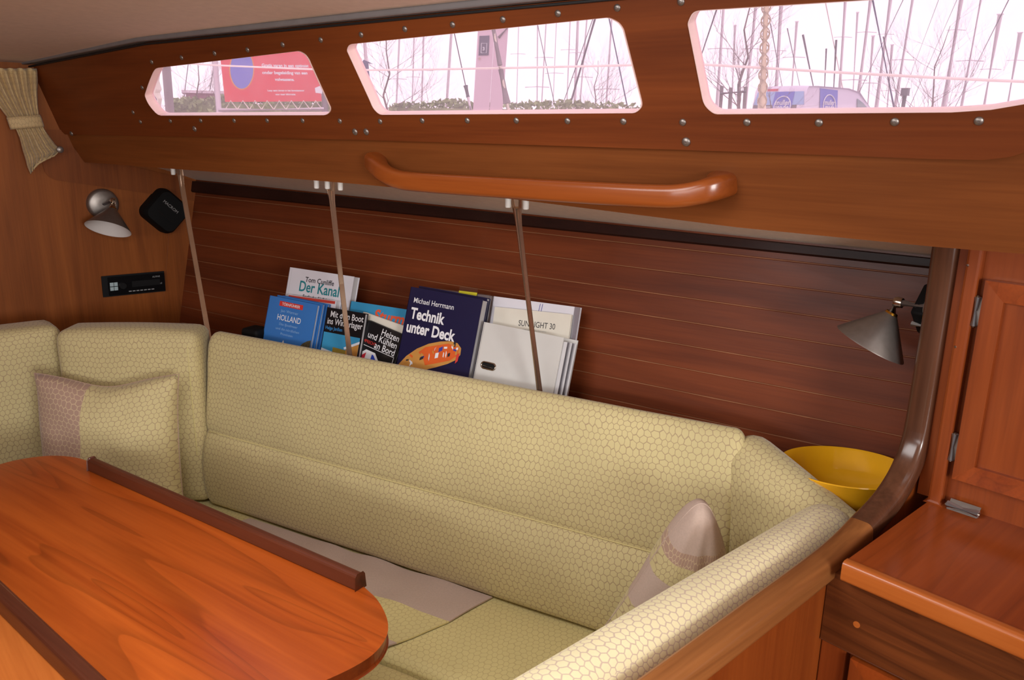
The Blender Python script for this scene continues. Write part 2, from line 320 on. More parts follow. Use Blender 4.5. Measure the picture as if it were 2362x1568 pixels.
def cushion(o, ux, uy, uz, sx, sy, sz, r, n=(22, 8, 16), bulge=(0, 0, 0), disp=None, uvs=1.0, uvo=(0, 0)):
    """rounded box; o is the centre, sx sy sz the sizes along the unit dirs; UVs in metres"""
    o = V(o); ux, uy, uz = V(ux), V(uy), V(uz); S3 = (sx, sy, sz); vid = {}; vs = []; fs = []; uv = []
    def grid(k, s):
        out = []
        for i in range(k+1):
            t = i/k; out.append(-math.cos(math.pi*t)*0.35+(2*t-1)*0.65)
        return [q*s/2 for q in out]
    G = [grid(n[i], S3[i]) for i in range(3)]
    def vert(p):
        key = tuple(round(c, 6) for c in p)
        if key in vid: return vid[key]
        inn = [max(-(S3[i]/2-r), min(S3[i]/2-r, p[i])) for i in range(3)]; d = V([p[i]-inn[i] for i in range(3)])
        q = V(inn) + (d.normalized()*r if d.length > 1e-9 else d)
        f = [1-(2*p[i]/S3[i])**2 for i in range(3)]
        for i in range(3):
            j, k = [a for a in range(3) if a != i]
            q[i] += math.copysign(1, p[i])*bulge[i]*f[j]*f[k]*(abs(2*p[i]/S3[i])**4)
        if disp: q = disp(q)
        vs.append(o+ux*q[0]+uy*q[1]+uz*q[2]); vid[key] = len(vs)-1; return vid[key]
    for ax in range(3):
        j, k = [a for a in range(3) if a != ax]
        for sg in (-1, 1):
            for a in range(n[j]):
                for b in range(n[k]):
                    q = []; u4 = []
                    for (aa, bb) in ((a, b), (a+1, b), (a+1, b+1), (a, b+1)):
                        p = [0, 0, 0]; p[ax] = sg*S3[ax]/2; p[j] = G[j][aa]; p[k] = G[k][bb]; q.append(vert(p))
                        if ax == 1: c = (p[0], p[2])
                        elif ax == 2: c = (p[0], p[1]+sg*S3[2]/2)
                        else: c = (p[1]+sg*S3[0]/2, p[2])
                        u4.append((c[0]*uvs+uvo[0], c[1]*uvs+uvo[1]))
                    fs.append(tuple(q)); uv.append(u4)
    return vs, fs, uv
def text(body, o, u, v, size, m, parent, name='lettering', align='LEFT', bold=0.0, sx=1.0, lift=0.0004, n=None):
    cu = bpy.data.curves.new('t', 'FONT'); cu.body = body; cu.size = size; cu.align_x = align; cu.offset = bold*size; cu.resolution_u = 3
    ob = bpy.data.objects.new('t', cu); COL.objects.link(ob)
    me = bpy.data.meshes.new_from_object(ob.evaluated_get(bpy.context.evaluated_depsgraph_get()))
    u = V(u).normalized(); v = V(v).normalized(); nn = u.cross(v).normalized()
    vs = [V(o)+u*(p.co.x*sx)+v*p.co.y+nn*lift for p in me.vertices]; fs = [tuple(p.vertices) for p in me.polygons]
    bpy.data.objects.remove(ob); bpy.data.curves.remove(cu); bpy.data.meshes.remove(me)
    return mk(name, (vs, fs), m, parent)
def flat(pts, nrm, lift): return [V(p)+V(nrm)*lift for p in pts], [tuple(range(len(pts)))]
# ================================================================== the cabin shell
XB = -2.45
# hull side as a ruled surface y(x, z)
h_lo = onx(411, 749, XB); h_hi = onx(451, 420, XB)
XA = -0.40
def hull_y(x, z):
    t = (x-XB)/(XA-XB)
    yf = h_lo.y+(z-h_lo.z)/(h_hi.z-h_lo.z)*(h_hi.y-h_lo.y); ya = 1.375+(z-0.73)/0.44*0.045
    return yf+(ya-yf)*t
def onhull(px, py):
    d = ray(px, py); lo, hi = 0.3, 4.0
    for _ in range(50):
        mid = (lo+hi)/2; p = C+d*mid
        if p.y < hull_y(p.x, p.z): lo = mid
        else: hi = mid
    return C+d*lo
# window panel plane (leans inboard at the top) and the lower panel plane (vertical)
DP = V((math.cos(R12), math.sin(R12), 0)); NIN = V((math.sin(R12), -math.cos(R12), 0))
LEAN = math.radians(17)
WPv = (V((0, 0, 1))*math.cos(LEAN)+NIN*math.sin(LEAN)); WPn = (NIN*math.cos(LEAN)-V((0, 0, 1))*math.sin(LEAN))
WPo = V((XB, 0.582, 1.29)); LPo = WPo-WPn*0.010; LPo = LPo-WPv*((LPo.z-1.23)/WPv.z)
def onlp(x, y, d=0.0): return onp(x, y, LPo+WPn*d, WPn)
def onwp(x, y, d=0.0): return onp(x, y, WPo+WPn*d, WPn)
# floor, far walls (out of the picture, they close the cabin; the openings carry the daylight)
mk('floor', cbox((-0.25, 0.0, -0.02), 4.5, 2.9, 0.04), M['fascia'], kind='structure')
mk('wall_opposite', join(box((XB, -1.3, 0), (1, 0, 0), (0, 1, 0), (0, 0, 1), 4.45, 0.03, 1.26), box((XB, -1.3, 1.46), (1, 0, 0), (0, 1, 0), (0, 0, 1), 4.45, 0.03, 0.08),
   box((XB, -1.3, 1.26), (1, 0, 0), (0, 1, 0), (0, 0, 1), 1.48, 0.03, 0.2), box((0.97, -1.3, 1.26), (1, 0, 0), (0, 1, 0), (0, 0, 1), 1.03, 0.03, 0.2)), 'panel_low', kind='structure')
mk('wall_aft', join(box((1.97, -1.3, 0), (1, 0, 0), (0, 1, 0), (0, 0, 1), 0.03, 0.75, 1.56), box((1.97, 0.3, 0), (1, 0, 0), (0, 1, 0), (0, 0, 1), 0.03, 1.3, 1.56),
   box((1.97, -0.55, 0), (1, 0, 0), (0, 1, 0), (0, 0, 1), 0.03, 0.85, 0.9)), 'panel_low', kind='structure')
# forward bulkhead
hb = [V((XB, -1.3, 0)), V((XB, -1.3, 1.56)), V((XB, 0.62, 1.56)), V((XB, 0.66, 1.28)), V((XB, 0.97, 1.28)), V((XB, 0.95, 1.1)), V((XB, 0.80, 0.5)), V((XB, 0.80, 0))]
wf = mk('wall_forward', prism(hb, (-0.02, 0, 0)), 'bulkhead', kind='structure')
crn = [onx(x, y, XB+0.0005) for x, y in ((99, 380), (103, 395), (112, 406), (128, 414), (348, 446), (447, 462), (452, 418), (280, 378), (196, 368), (150, 300), (90, 300))]
mk('corner_board', prism(crn, (0.005, 0, 0)), 'bulkhead_dark', wf, bevel=0.001)
stp = [onx(x, y, XB+0.0005) for x, y in ((397, 455), (447, 464), (408, 775), (371, 775))]
mk('edge_board', prism(stp, (0.004, 0, 0)), 'bulkhead', wf, bevel=0.001)
# hull: backing plus single planks
zr = [onhull(2012, y) for y in (625, 686, 748, 808, 870, 931, 994, 1054)]
zl = [onhull(480, y) for y in (455, 492, 530, 568, 605, 643, 683, 720)]
def fit(pts, ax=2):
    n = len(pts); mi = (n-1)/2; mz = sum(p.z for p in pts)/n
    b = sum((i-mi)*(p.z-mz) for i, p in enumerate(pts))/sum((i-mi)**2 for i in range(n)); return lambda i: mz+b*(i-mi)
fr, fl = fit(zr), fit(zl); xr = sum(p.x for p in zr)/8; xl = sum(p.x for p in zl)/8
def plank_z(i, x): t = (x-xl)/(xr-xl); return fl(i)+(fr(i)-fl(i))*t
gx = [XB+(XA-XB)*k/12 for k in range(13)]
vs = []; fs = []
gx2 = gx+[0.6, 2.0]
for x in gx2:
    for z in (0.0, 0.45, 1.29): vs.append(V((x, hull_y(min(x, XA), max(z, 0.45))+0.0026, z)))
for k in range(len(gx2)-1):
    for j in (0, 1): fs.append((3*k+j, 3*k+3+j, 3*k+4+j, 3*k+1+j))
v2, f2 = [p+V((0, 0.02, 0)) for p in vs], [tuple(reversed([i+len(vs) for i in f])) for f in fs]
wh = mk('wall_hull', (vs+v2, fs+f2), 'groove', kind='structure')
for i in range(-1, 11):
    vv = []; ff = []; g = 0.0009; ch = 0.0008
    for x in gx:
        za, zb = plank_z(i, x)-g, plank_z(i+1, x)+g
        for z, d in ((za, 0.004), (za, ch), (za-ch, 0), (zb+ch, 0), (zb, ch), (zb, 0.004)): vv.append(V((x, hull_y(x, z)+d, z)))
    for k in range(12):
        for j in range(5): ff.append((k*6+j, k*6+j+1, (k+1)*6+j+1, (k+1)*6+j))
    mk('plank', (vv, ff), 'plank', wh)
# dark trim strip along the top of the planks
vv = []; ff = []
a0, a1 = onhull(452, 443), onhull(2143, 617); b0, b1 = onhull(452, 417), onhull(2143, 594)
for x in gx:
    ta = (x-a0.x)/(a1.x-a0.x); zlo = a0.z+(a1.z-a0.z)*ta; tb = (x-b0.x)/(b1.x-b0.x); zhi = b0.z+(b1.z-b0.z)*tb
    for z, d in ((zlo, 0.004), (zlo, -0.010), (zlo+0.004, -0.014), (zhi, -0.014), (zhi, 0.004)): vv.append(V((x, hull_y(x, z)+d, z)))
for k in range(12):
    for j in range(4): ff.append((k*5+j, k*5+j+1, (k+1)*5+j+1, (k+1)*5+j))
mk('trim_1', (vv, ff), 'dark', kind='structure')
# deck liner between hull and lower panel
vv = []; ff = []
for k in range(13):
    x = gx[k]; tb = (x-b0.x)/(b1.x-b0.x); zhi = b0.z+(b1.z-b0.z)*tb
    q = LPo+DP*((x-XB)/DP.x)
    po = V((x, hull_y(x, zhi)+0.02, zhi-0.004)); pi = V((x, q.y+0.004, 1.252))
    for j in range(7):
        t = j/6; p = po.lerp(pi, t); p.z -= 0.012*math.sin(math.pi*t)*(-1); vv.append(p)
for k in range(12):
    for j in range(6): ff.append((k*7+j, k*7+j+1, (k+1)*7+j+1, (k+1)*7+j))
mk('ceiling_side_deck', (vv, ff), 'liner', smooth=True, kind='structure')
# lower panel
lowpx = [(196, 373), (520, 397), (850, 425), (1190, 458), (1700, 522), (2150, 566), (2362, 583)]
lp = [onlp(*q) for q in lowpx]; e = lp[-1]; lp.append(e+DP*((1.96-e.x)/DP.x))
top = [onlp(150, 305), onlp(120, 270)]
hz = 1.335
def lpz(p, z): return p+WPv*((z-p.z)/WPv.z)
e0 = LPo+DP*(0.001/DP.x)
lq = LPo+DP*((0.06-LPo.x)/DP.x)
poly = [p for p in lp]+[lpz(lp[-1], 1.60), lpz(lq, 1.56), lpz(lq, hz), lpz(e0, hz), lpz(e0, 1.285)]
# ring of points: build as strips so that it stays planar
wl = mk('wall_side_lower', prism(poly, -WPn*0.012), 'panel_low', kind='structure', bevel=0.0015)
# window panel with three window openings
def ext_r(a, b, k): return (a[0]+(b[0]-a[0])*k, a[1]+(b[1]-a[1])*k)
W1 = [(368, 156), (686, 118), (702, 124), (712, 136), (718, 149), (762, 246), (760, 259), (747, 265), (373, 266), (350, 248), (336, 222), (338, 210), (350, 177), (359, 160)]
W2 = [(809, 103), (816, 101), (1398, 41), (1423, 50), (1433, 60), (1439, 72), (1479, 230), (1478, 248), (1459, 260), (883, 264), (865, 252), (854, 230), (803, 119), (804, 109)]
W3 = [(1591, 47), (1602, 29), (1624, 24), (2007, 0), (2480, -30), (2540, 0), (2560, 60), (2530, 140), (2440, 210), (2362, 239), (2285, 252), (2193, 258), (1657, 262), (1633, 248), (1622, 226), (1589, 58)]
XE = 1.96
outer_top = [(78, 149), (339, 98), (800, 52), (1290, 4), (1760, -38), (2362, -78)]
def panel_at(x, z, o=None):
    o = o or WPo; p = o+DP*((x-o.x)/DP.x); q = p+WPv*((z-p.z)/WPv.z); return q+DP*((x-q.x)/DP.x)
def wpp(q): return V(q) if len(q) == 3 else onwp(*q)
ztop = onwp(2362, -78).z
outer_top.append(panel_at(XE, ztop+0.03))
outer_bot = [panel_at(XE, ztop-0.10), panel_at(0.2, ztop-0.10), (2420, 325), (2362, 352), (2330, 362), (2270, 369), (2150, 367), (1700, 350), (1190, 333), (800, 322), (500, 317), (150, 310), (96, 262), (86, 200)]
def curve2(pts, n=4):
    """closed Catmull-Rom through 2D points, light smoothing of the corners"""
    out = []
    for i in range(len(pts)):
        p0, p1, p2, p3 = [V((q[0], q[1], 0)) for q in (pts[i-1], pts[i], pts[(i+1) % len(pts)], pts[(i+2) % len(pts)])]
        L = (p2-p1).length
        if L > 60: out.append((p1.x, p1.y)); continue
        m1 = (p2-p0); m2 = (p3-p1); m1 = m1.normalized()*L if m1.length else m1; m2 = m2.normalized()*L if m2.length else m2
        for k in range(n):
            t = k/n; h = (2*t**3-3*t**2+1)*p1+(t**3-2*t**2+t)*m1+(-2*t**3+3*t**2)*p2+(t**3-t**2)*m2; out.append((h.x, h.y))
    return out
holes = [curve2(w_) for w_ in (W1, W2, W3)]
def panel_with_holes(name, outer, holes, depth, m):
    bm = bmesh.new(); edges = []
    def loop(pts):
        q = [bm.verts.new(p) for p in pts]
        for i in range(len(q)): edges.append(bm.edges.new((q[i], q[(i+1) % len(q)])))
    off = wpp(outer[0])
    loop([wpp(p)-off for p in outer])
    for h in holes: loop([onwp(*p)-off for p in h])
    bmesh.ops.triangle_fill(bm, use_beauty=True, use_dissolve=False, edges=edges, normal=WPn)
    fc = list(bm.faces)
    r = bmesh.ops.extrude_face_region(bm, geom=fc)
    for g in r['geom']:
        if isinstance(g, bmesh.types.BMVert): g.co -= WPn*depth
    bmesh.ops.recalc_face_normals(bm, faces=bm.faces)
    me = bpy.data.meshes.new(name); bm.to_mesh(me); bm.free(); me.materials.append(M[m])
    o = bpy.data.objects.new(name, me); COL.objects.link(o); o.location = off; o['kind'] = 'structure'; return o
ww = panel_with_holes('wall_side_windows', outer_top+outer_bot, holes, 0.010, 'panel')
for i, h in enumerate(holes):
    pts = [onwp(*p) for p in h]; cen = sum(pts, V((0, 0, 0)))/len(pts)
    T = thing('window_%d' % (i+1), None, None, cen, kind='structure')
    n = len(pts); vv = []; ff = []
    for p in pts:
        q = p+(cen-p).normalized()*0.0004
        vv += [q+WPn*0.0015, q-WPn*0.021, q-WPn*0.021+(p-cen).normalized()*0.006, q+WPn*0.0015+(p-cen).normalized()*0.0012]
    for k in range(n):
        for j in range(4): ff.append((k*4+j, k*4+(j+1) % 4, ((k+1) % n)*4+(j+1) % 4, ((k+1) % n)*4+j))
    mk('frame', (vv, ff), 'rim', T)
    mk('pane', prism([p-WPn*0.016+(p-cen).normalized()*0.004 for p in pts], -WPn*0.003), 'pane', T)
# outer skin of the cabin side, so that daylight comes only through the windows
def skin(name, outer, holes, d):
    bm = bmesh.new(); edges = []
    def loop(pts):
        q = [bm.verts.new(p) for p in pts]
        for i in range(len(q)): edges.append(bm.edges.new((q[i], q[(i+1) % len(q)])))
    off = wpp(outer[0])
    loop([wpp(p)-off-WPn*d for p in outer])
    for h in holes:
        pts = [onwp(*p) for p in h]; cen = sum(pts, V((0, 0, 0)))/len(pts)
        loop([p+(p-cen).normalized()*0.008-off-WPn*d for p in pts])
    bmesh.ops.triangle_fill(bm, use_beauty=True, use_dissolve=False, edges=edges, normal=WPn)
    me = bpy.data.meshes.new(name); bm.to_mesh(me); bm.free(); me.materials.append(M['white'])
    o = bpy.data.objects.new(name, me); COL.objects.link(o); o.location = off; o['kind'] = 'structure'; return o
big_out = [(-120, 60), (78, 120), (339, 70), (800, 20), (1290, -30), (1760, -70), (2362, -110), panel_at(XE, ztop+0.05), panel_at(XE, 1.24), (2362, 420), (1190, 345), (150, 340), (-120, 330)]
skin('wall_cabin_outside', big_out, holes, 0.0215)
# screws of the window panel
small = [(350, 143), (419, 133), (495, 123), (571, 115), (652, 103), (740, 92), (833, 80), (934, 67), (1044, 57), (1160, 45), (1287, 31), (1424, 18), (1571, 4), (328, 202), (307, 259),
  (324, 281), (393, 279), (463, 278), (540, 278), (616, 278), (698, 278), (784, 279), (877, 280), (974, 278), (1078, 278), (1191, 278), (1309, 279), (1438, 280), (1575, 282), (1723, 282), (1889, 283), (2064, 281), (2258, 279)]
large = [(165, 308), (449, 297), (819, 304), (845, 304), (1583, 327)]
u, v = frame(WPn)
def dome(r, h): return [(r, 0), (r, h*0.25), (r*0.86, h*0.6), (r*0.5, h*0.92), (r*0.28, h), (r*0.27, h*0.7), (0, h*0.7)]
for (px, py), r in [(q, 0.0050) for q in small]+[(q, 0.0064) for q in large]:
    mk('screw', lathe(onwp(px, py), WPn, dome(r, r*0.5), 14), 'brushed', ww, smooth=True)
# ceiling
tl = [wpp(p) for p in outer_top]
def edge_at(x):
    for a, b in zip(tl, tl[1:]):
        if x <= b.x or b is tl[-1]:
            t = (x-a.x)/(b.x-a.x); return a+(b-a)*t
vv = []; ff = []; XS = [XB+(2.0-XB)*k/24 for k in range(25)]
for x in XS:
    e = edge_at(x)
    for j in range(15):
        s = j/14; y = e.y+0.03+(-1.33-e.y)*s
        c = 1-((y)/(e.y+0.05))**2 if y > 0 else 1-(y/1.3)**2
        vv.append(V((x, y, e.z+0.004+(0.004+0.046*min(1, (x-XB)/1.2))*c)))
for k in range(24):
    for j in range(14): ff.append((k*15+j, k*15+j+1, (k+1)*15+j+1, (k+1)*15+j))
mk('ceiling', (vv, ff), 'cream', smooth=True, kind='structure')
# trim strips along the ceiling edge
pth = [edge_at(x)+NIN*0.012+V((0, 0, 0.006)) for x in XS]
mk('trim_2', sweep(pth, rrect(0.016, 0.010, 0.003), lambda i: (0, 0, 1)), 'grey_trim', smooth=True, kind='structure')
pth = [edge_at(x)+NIN*0.002+V((0, 0, -0.003)) for x in XS]
mk('trim_3', sweep(pth, rrect(0.006, 0.004, 0.0015), lambda i: (0, 0, 1)), 'black_rubber', smooth=True, kind='structure')
# ================================================================== grab rail
g = [onlp(*q) for q in ((872, 378), (915, 418), (1540, 474), (1680, 428))]
def gpt(px, py, d): return onlp(px, py, d)
path = [gpt(868, 372, 0.002), gpt(872, 383, 0.018), gpt(888, 400, 0.036), gpt(920, 414, 0.045), gpt(980, 421, 0.047), gpt(1150, 432, 0.047), gpt(1350, 444, 0.047), gpt(1500, 452, 0.047), gpt(1565, 452, 0.046), gpt(1620, 442, 0.036), gpt(1655, 430, 0.018), gpt(1665, 424, 0.002)]
def smooth_path(p, n=4):
    out = []
    for i in range(len(p)-1):
        p0, p1, p2, p3 = p[max(i-1, 0)], p[i], p[i+1], p[min(i+2, len(p)-1)]
        for k in range(n):
            t = k/n; out.append(0.5*((2*p1)+(p2-p0)*t+(2*p0-5*p1+4*p2-p3)*t*t+(3*p1-p0-3*p2+p3)*t**3))
    out.append(p[-1]); return out
sp = smooth_path(path)
NG = len(sp)-1
def gsc(i):
    e = min(i, NG-i); k = max(0, 1-e/9.0); return (1+0.9*k, 1.06+0.12*k)
mk('grab_rail', sweep(sp, rrect(0.023, 0.031, 0.009), lambda i: (0, 0, 1), sc=gsc), 'grab', smooth=True,
   label='varnished wooden grab rail bowed out below the middle window', cat='grab rail')
# ================================================================== settee
SEAT = 0.42
B0 = V((-1.993, 0.623, SEAT)); D = V((1.137, 0.399, 0)).normalized(); NO = V((-D.y, D.x, 0))   # along the backrest / outboard
L0 = V((-1.903, 0.694, 0.85))
s0 = (onz(448, 775, 0.85)-B0).dot(D); s1 = (onz(1727, 1003, 0.85)-B0).dot(D)-0.005
prof = [(0.035, 0.420), (0.004, 0.420), (-0.006, 0.424), (-0.014, 0.44), (-0.020, 0.48), (-0.021, 0.52), (-0.016, 0.56), (-0.006, 0.592), (0.004, 0.606), (0.007, 0.611), (0.005, 0.617), (0.003, 0.63), (0.006, 0.66), (0.011, 0.70), (0.017, 0.74), (0.024, 0.78), (0.031, 0.81), (0.038, 0.832), (0.048, 0.846), (0.058, 0.851), (0.066, 0.851), (0.074, 0.846), (0.079, 0.836), (0.081, 0.80), (0.081, 0.7), (0.080, 0.55), (0.08, 0.42)]
NS = 120; vv = []; ff = []; uv = []; acc = [0]
for a, b in zip(prof, prof[1:]): acc.append(acc[-1]+math.hypot(b[0]-a[0], b[1]-a[1]))
mid = (0.045, 0.63)
sl = [s0+(s1-s0)*(0.5-0.5*math.cos(math.pi*k/NS)*0.55-0.5*0.45*(1-2*k/NS)) for k in range(NS+1)]
for k, s in enumerate(sl):
    e = min(s-sl[0], sl[-1]-s); q = 1 if e > 0.022 else math.sqrt(max(0, 1-((0.022-e)/0.022)**2)); ins = 0.022*(1-q)
    for j, (w_, z) in enumerate(prof):
        dw, dz = w_-mid[0], z-mid[1]; l = math.hypot(dw/0.055, dz/0.22); f = ins
        ww_ = w_-math.copysign(min(abs(dw), f), dw)*(min(1, abs(dw)/0.03)); z2 = z-math.copysign(min(abs(dz), f), dz)*(1 if abs(dz) > 0.18 else 0)
        wr = 0.0
        for (sc_, zc, am, wd) in ((1.05, 0.50, 0.004, 0.02), (1.11, 0.5, -0.004, 0.018), (0.62, 0.5, 0.002, 0.03), (1.22, 0.49, 0.003, 0.02), (0.9, 0.75, 0.002, 0.09)):
            wr += am*math.exp(-((s-s0-sc_-(z-0.5)*0.08)/wd)**2)*math.exp(-((z-zc)/0.06)**2)
        wr += 0.002*mnoise.noise(V((s*7, z*9, 0.3)))
        p = B0+D*s+NO*(ww_-wr)+V((0, 0, z2-SEAT)); vv.append(p)
n = len(prof)
for k in range(NS):
    for j in range(n-1):
        ff.append((k*n+j, (k+1)*n+j, (k+1)*n+j+1, k*n+j+1)); uv.append([(sl[k], acc[j]), (sl[k+1], acc[j]), (sl[k+1], acc[j+1]), (sl[k], acc[j+1])])
for k in (0, NS):
    f = tuple(k*n+j for j in range(n)); ff.append(f); uv.append([(prof[j][0]+9, prof[j][1]) for j in range(n)])
T = thing('settee_back_cushion', 'long khaki honeycomb backrest cushion below the bookshelf', 'cushion', B0+D*((s0+s1)/2))
mk('cover', (vv, ff, uv), 'fab', T, smooth=True, angle=80)
# piping seam on the backrest
mk('seam', tube([B0+D*s+NO*0.0045+V((0, 0, 0.611-SEAT)) for s in [s0+0.02+(s1-s0-0.04)*k/40 for k in range(41)]], 0.0012, 6), 'fab_seat', T, smooth=True)
mk('hem', tube([B0+D*s+NO*0.0+V((0, 0, 0.410-SEAT)) for s in [s0+0.02+(s1-s0-0.04)*k/40 for k in range(41)]], 0.0022, 6), 'fab_seat', T, smooth=True)
# forward cushions
fa = V((0, 1, 0))
bq_ = mk('backrest_cushion', cushion((-2.21, 0.113, 0.64), (0, 1, 0), (-1, 0, 0), (0, 0, 1), 0.68, 0.115, 0.43, 0.026, (24, 8, 18), (0, 0.012, 0.006)), 'fab', smooth=True, angle=80,
   label='khaki honeycomb backrest cushion against the forward bulkhead, beside the curtain', cat='cushion')
mk('seam', tube([V((-2.153, y_, 0.615)) for y_ in (-0.2, 0.1, 0.42)], 0.0012, 6), 'fab_seat', bq_, smooth=True)
p0, p1 = onz(118, 775, 0.85), onz(452, 778, 0.85); d2 = (p1-p0); L2 = d2.length; d2.normalize(); n2 = V((-d2.y, d2.x, 0))
T = thing('corner_back_cushion', 'khaki honeycomb corner backrest cushion under the lamp, behind the large pillow', 'cushion', V((p0.x, p0.y, SEAT)))
mk('cover', cushion(p0+d2*(L2/2)+n2*0.055+V((0, 0, -0.21)), d2, n2, V((0, 0, 1)), L2, 0.11, 0.44, 0.026, (24, 8, 18), (0, 0.012, 0.006)), 'fab', T, smooth=True, angle=80)
q = p0+d2*(L2-0.022)-n2*0.0015
mk('seam', tube([q+V((0, 0, -0.02))-n2*-0.002, q-n2*0.002+V((0, 0, -0.12)), q-n2*0.002+V((0, 0, -0.3))], 0.0012, 6), 'fab_seat', T, smooth=True)
# aft corner wedge cushion and end cushion along the partition
w0, w1 = V((-0.715, 1.125, 0)), V((-0.44, 1.045, 0)); d3 = (w1-w0).normalized(); n3 = V((-d3.y, d3.x, 0))
def wdisp(q): return V((q[0], q[1]*(1.0 if q[2] > 0.05 else 1.0), q[2]+((0.036*(-q[0]/0.16)-0.048) if q[2] > 0 else 0)))
cw = cushion(w0.lerp(w1, 0.5)+n3*0.048+V((0, 0, 0.64)), d3, n3, V((0, 0, 1)), 0.30, 0.098, 0.44, 0.046, (20, 10, 18), (0, 0.006, 0.004), wdisp)
mk('corner_cushion', cw, 'fab', smooth=True, angle=80, label='khaki honeycomb corner cushion hiding part of the yellow bowl', cat='cushion')
RX = -0.425
mk('end_cushion', cushion((RX-0.068, 0.60, 0.567), (0, 1, 0), (-1, 0, 0), (0, 0, 1), 1.04, 0.086, 0.47, 0.038, (30, 10, 18), (0, 0.006, 0.004)), 'fab_lit', smooth=True, angle=80,
   label='khaki end cushion, coloured brighter for the light on it, lying along the dark wooden partition rail', cat='cushion')
# seat cushions
def zfun(amp): return lambda q: V((q[0], q[1], q[2]+amp*mnoise.noise(V((q[0]*5, q[1]*6, 1.7)))))
sc0, sc1 = s0-0.13, s1-0.10
T = thing('seat_cushion', 'khaki honeycomb seat cushion along the long backrest, partly under the striped throw', 'cushion', B0+D*((sc0+sc1)/2)+V((0, 0, -0.14)))
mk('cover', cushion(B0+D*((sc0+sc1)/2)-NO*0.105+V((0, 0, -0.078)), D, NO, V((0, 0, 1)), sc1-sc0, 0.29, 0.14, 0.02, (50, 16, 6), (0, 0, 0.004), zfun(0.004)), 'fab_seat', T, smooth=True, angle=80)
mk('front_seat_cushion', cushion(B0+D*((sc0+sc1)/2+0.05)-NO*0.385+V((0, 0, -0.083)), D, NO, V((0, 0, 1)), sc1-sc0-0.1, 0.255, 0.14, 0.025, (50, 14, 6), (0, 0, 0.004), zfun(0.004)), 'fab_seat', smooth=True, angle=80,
   label='front strip of the khaki settee seat next to the table edge', cat='cushion')
# settee base (locker front) under the cushions
mk('settee_locker', prism([B0+D*sc0-NO*0.50+V((0, 0, -SEAT)), B0+D*sc1-NO*0.50+V((0, 0, -SEAT)), B0+D*sc1+NO*0.04+V((0, 0, -SEAT)), B0+D*sc0+NO*0.04+V((0, 0, -SEAT))], (0, 0, SEAT-0.163)), 'partition',
   label='wooden settee locker box under the seat cushions', cat='locker')
# bookshelf behind the backrest
sh = [B0+D*(s0-0.05)+NO*0.0835, B0+D*(s1+0.16)+NO*0.0835]; sz = 0.735
a, b = sh; shp = []
for k in range(9):
    p = a.lerp(b, k/8); shp.append(V((p.x, p.y, sz)))
back = []
for p in reversed(shp):
    q = V(p)
    for _ in range(300):
        if q.y > hull_y(q.x, sz)-0.004: break
        q += NO*0.002
    back.append(q)
mk('bookshelf', prism(shp+back, (0, 0, -0.018)), 'fascia', label='narrow shelf board behind the long backrest that carries the books', cat='shelf')
mk('shelf_fiddle', prism([B0+D*(s0-0.05)+NO*0.0835+V((0, 0, sz-SEAT)), B0+D*(s1+0.02)+NO*0.0835+V((0, 0, sz-SEAT)), B0+D*(s1+0.02)+NO*0.0955+V((0, 0, sz-SEAT)), B0+D*(s0-0.05)+NO*0.0955+V((0, 0, sz-SEAT))], (0, 0, 0.07)), 'fascia', label='wooden fiddle board along the front of the bookshelf, behind the long cushion', cat='board')
# ------------------------------------------------------------------ throw: striped runner lying on the seat
def seatpt(px, py, dz=-0.003):
    return onz(px, py, SEAT+dz)
r0, r1, r2, r3 = seatpt(1130, 1385), seatpt(1036, 1436), seatpt(915, 1486), seatpt(868, 1502)
l0, l1 = seatpt(632, 1222), seatpt(560, 1245)
leftd = (l0-r0)
T = thing('seat_throw', 'runner of mauve and khaki stripes laid across the seat', 'throw', V((r1.x, r1.y, SEAT)))
def strip(a, b, m, name):
    vv = []; ff = []; uv = []; NA, NB = 40, 8
    for i in range(NA+1):
        for j in range(NB+1):
            t = i/NA; s = j/NB; p = a.lerp(b, s)+leftd*t*1.15
            h = 0.0022*math.sin(p.x*38+p.y*11)*math.exp(-((t-0.45)/0.4)**2)+0.003*mnoise.noise(V((p.x*16, p.y*16, 2)))
            vv.append(p+V((0, 0, 0.004+h)))
    for i in range(NA):
        for j in range(NB):
            f = (i*(NB+1)+j, (i+1)*(NB+1)+j, (i+1)*(NB+1)+j+1, i*(NB+1)+j+1); ff.append(f); uv.append([(vv[k].x, vv[k].y) for k in f])
    N = len(vv); bot = [p-V((0, 0, 0.003)) for p in vv]
    rim = [i*(NB+1) for i in range(NA+1)]+[NA*(NB+1)+j for j in range(1, NB+1)]+[i*(NB+1)+NB for i in range(NA-1, -1, -1)]+[j for j in range(NB-1, 0, -1)]
    for a_, b_ in zip(rim, rim[1:]+rim[:1]): ff.append((a_, b_, b_+N, a_+N)); uv.append([(0, 0)]*4)
    mk(name, (vv+bot, ff, uv), m, T, smooth=True)
strip(r0+NO*0.01, r1, 'mauve', 'mauve_stripe'); strip(r1, r2, 'fab_seat', 'khaki_stripe'); strip(r2, r2+(r3-r2)*1.6, 'mauve', 'outer_mauve_stripe')
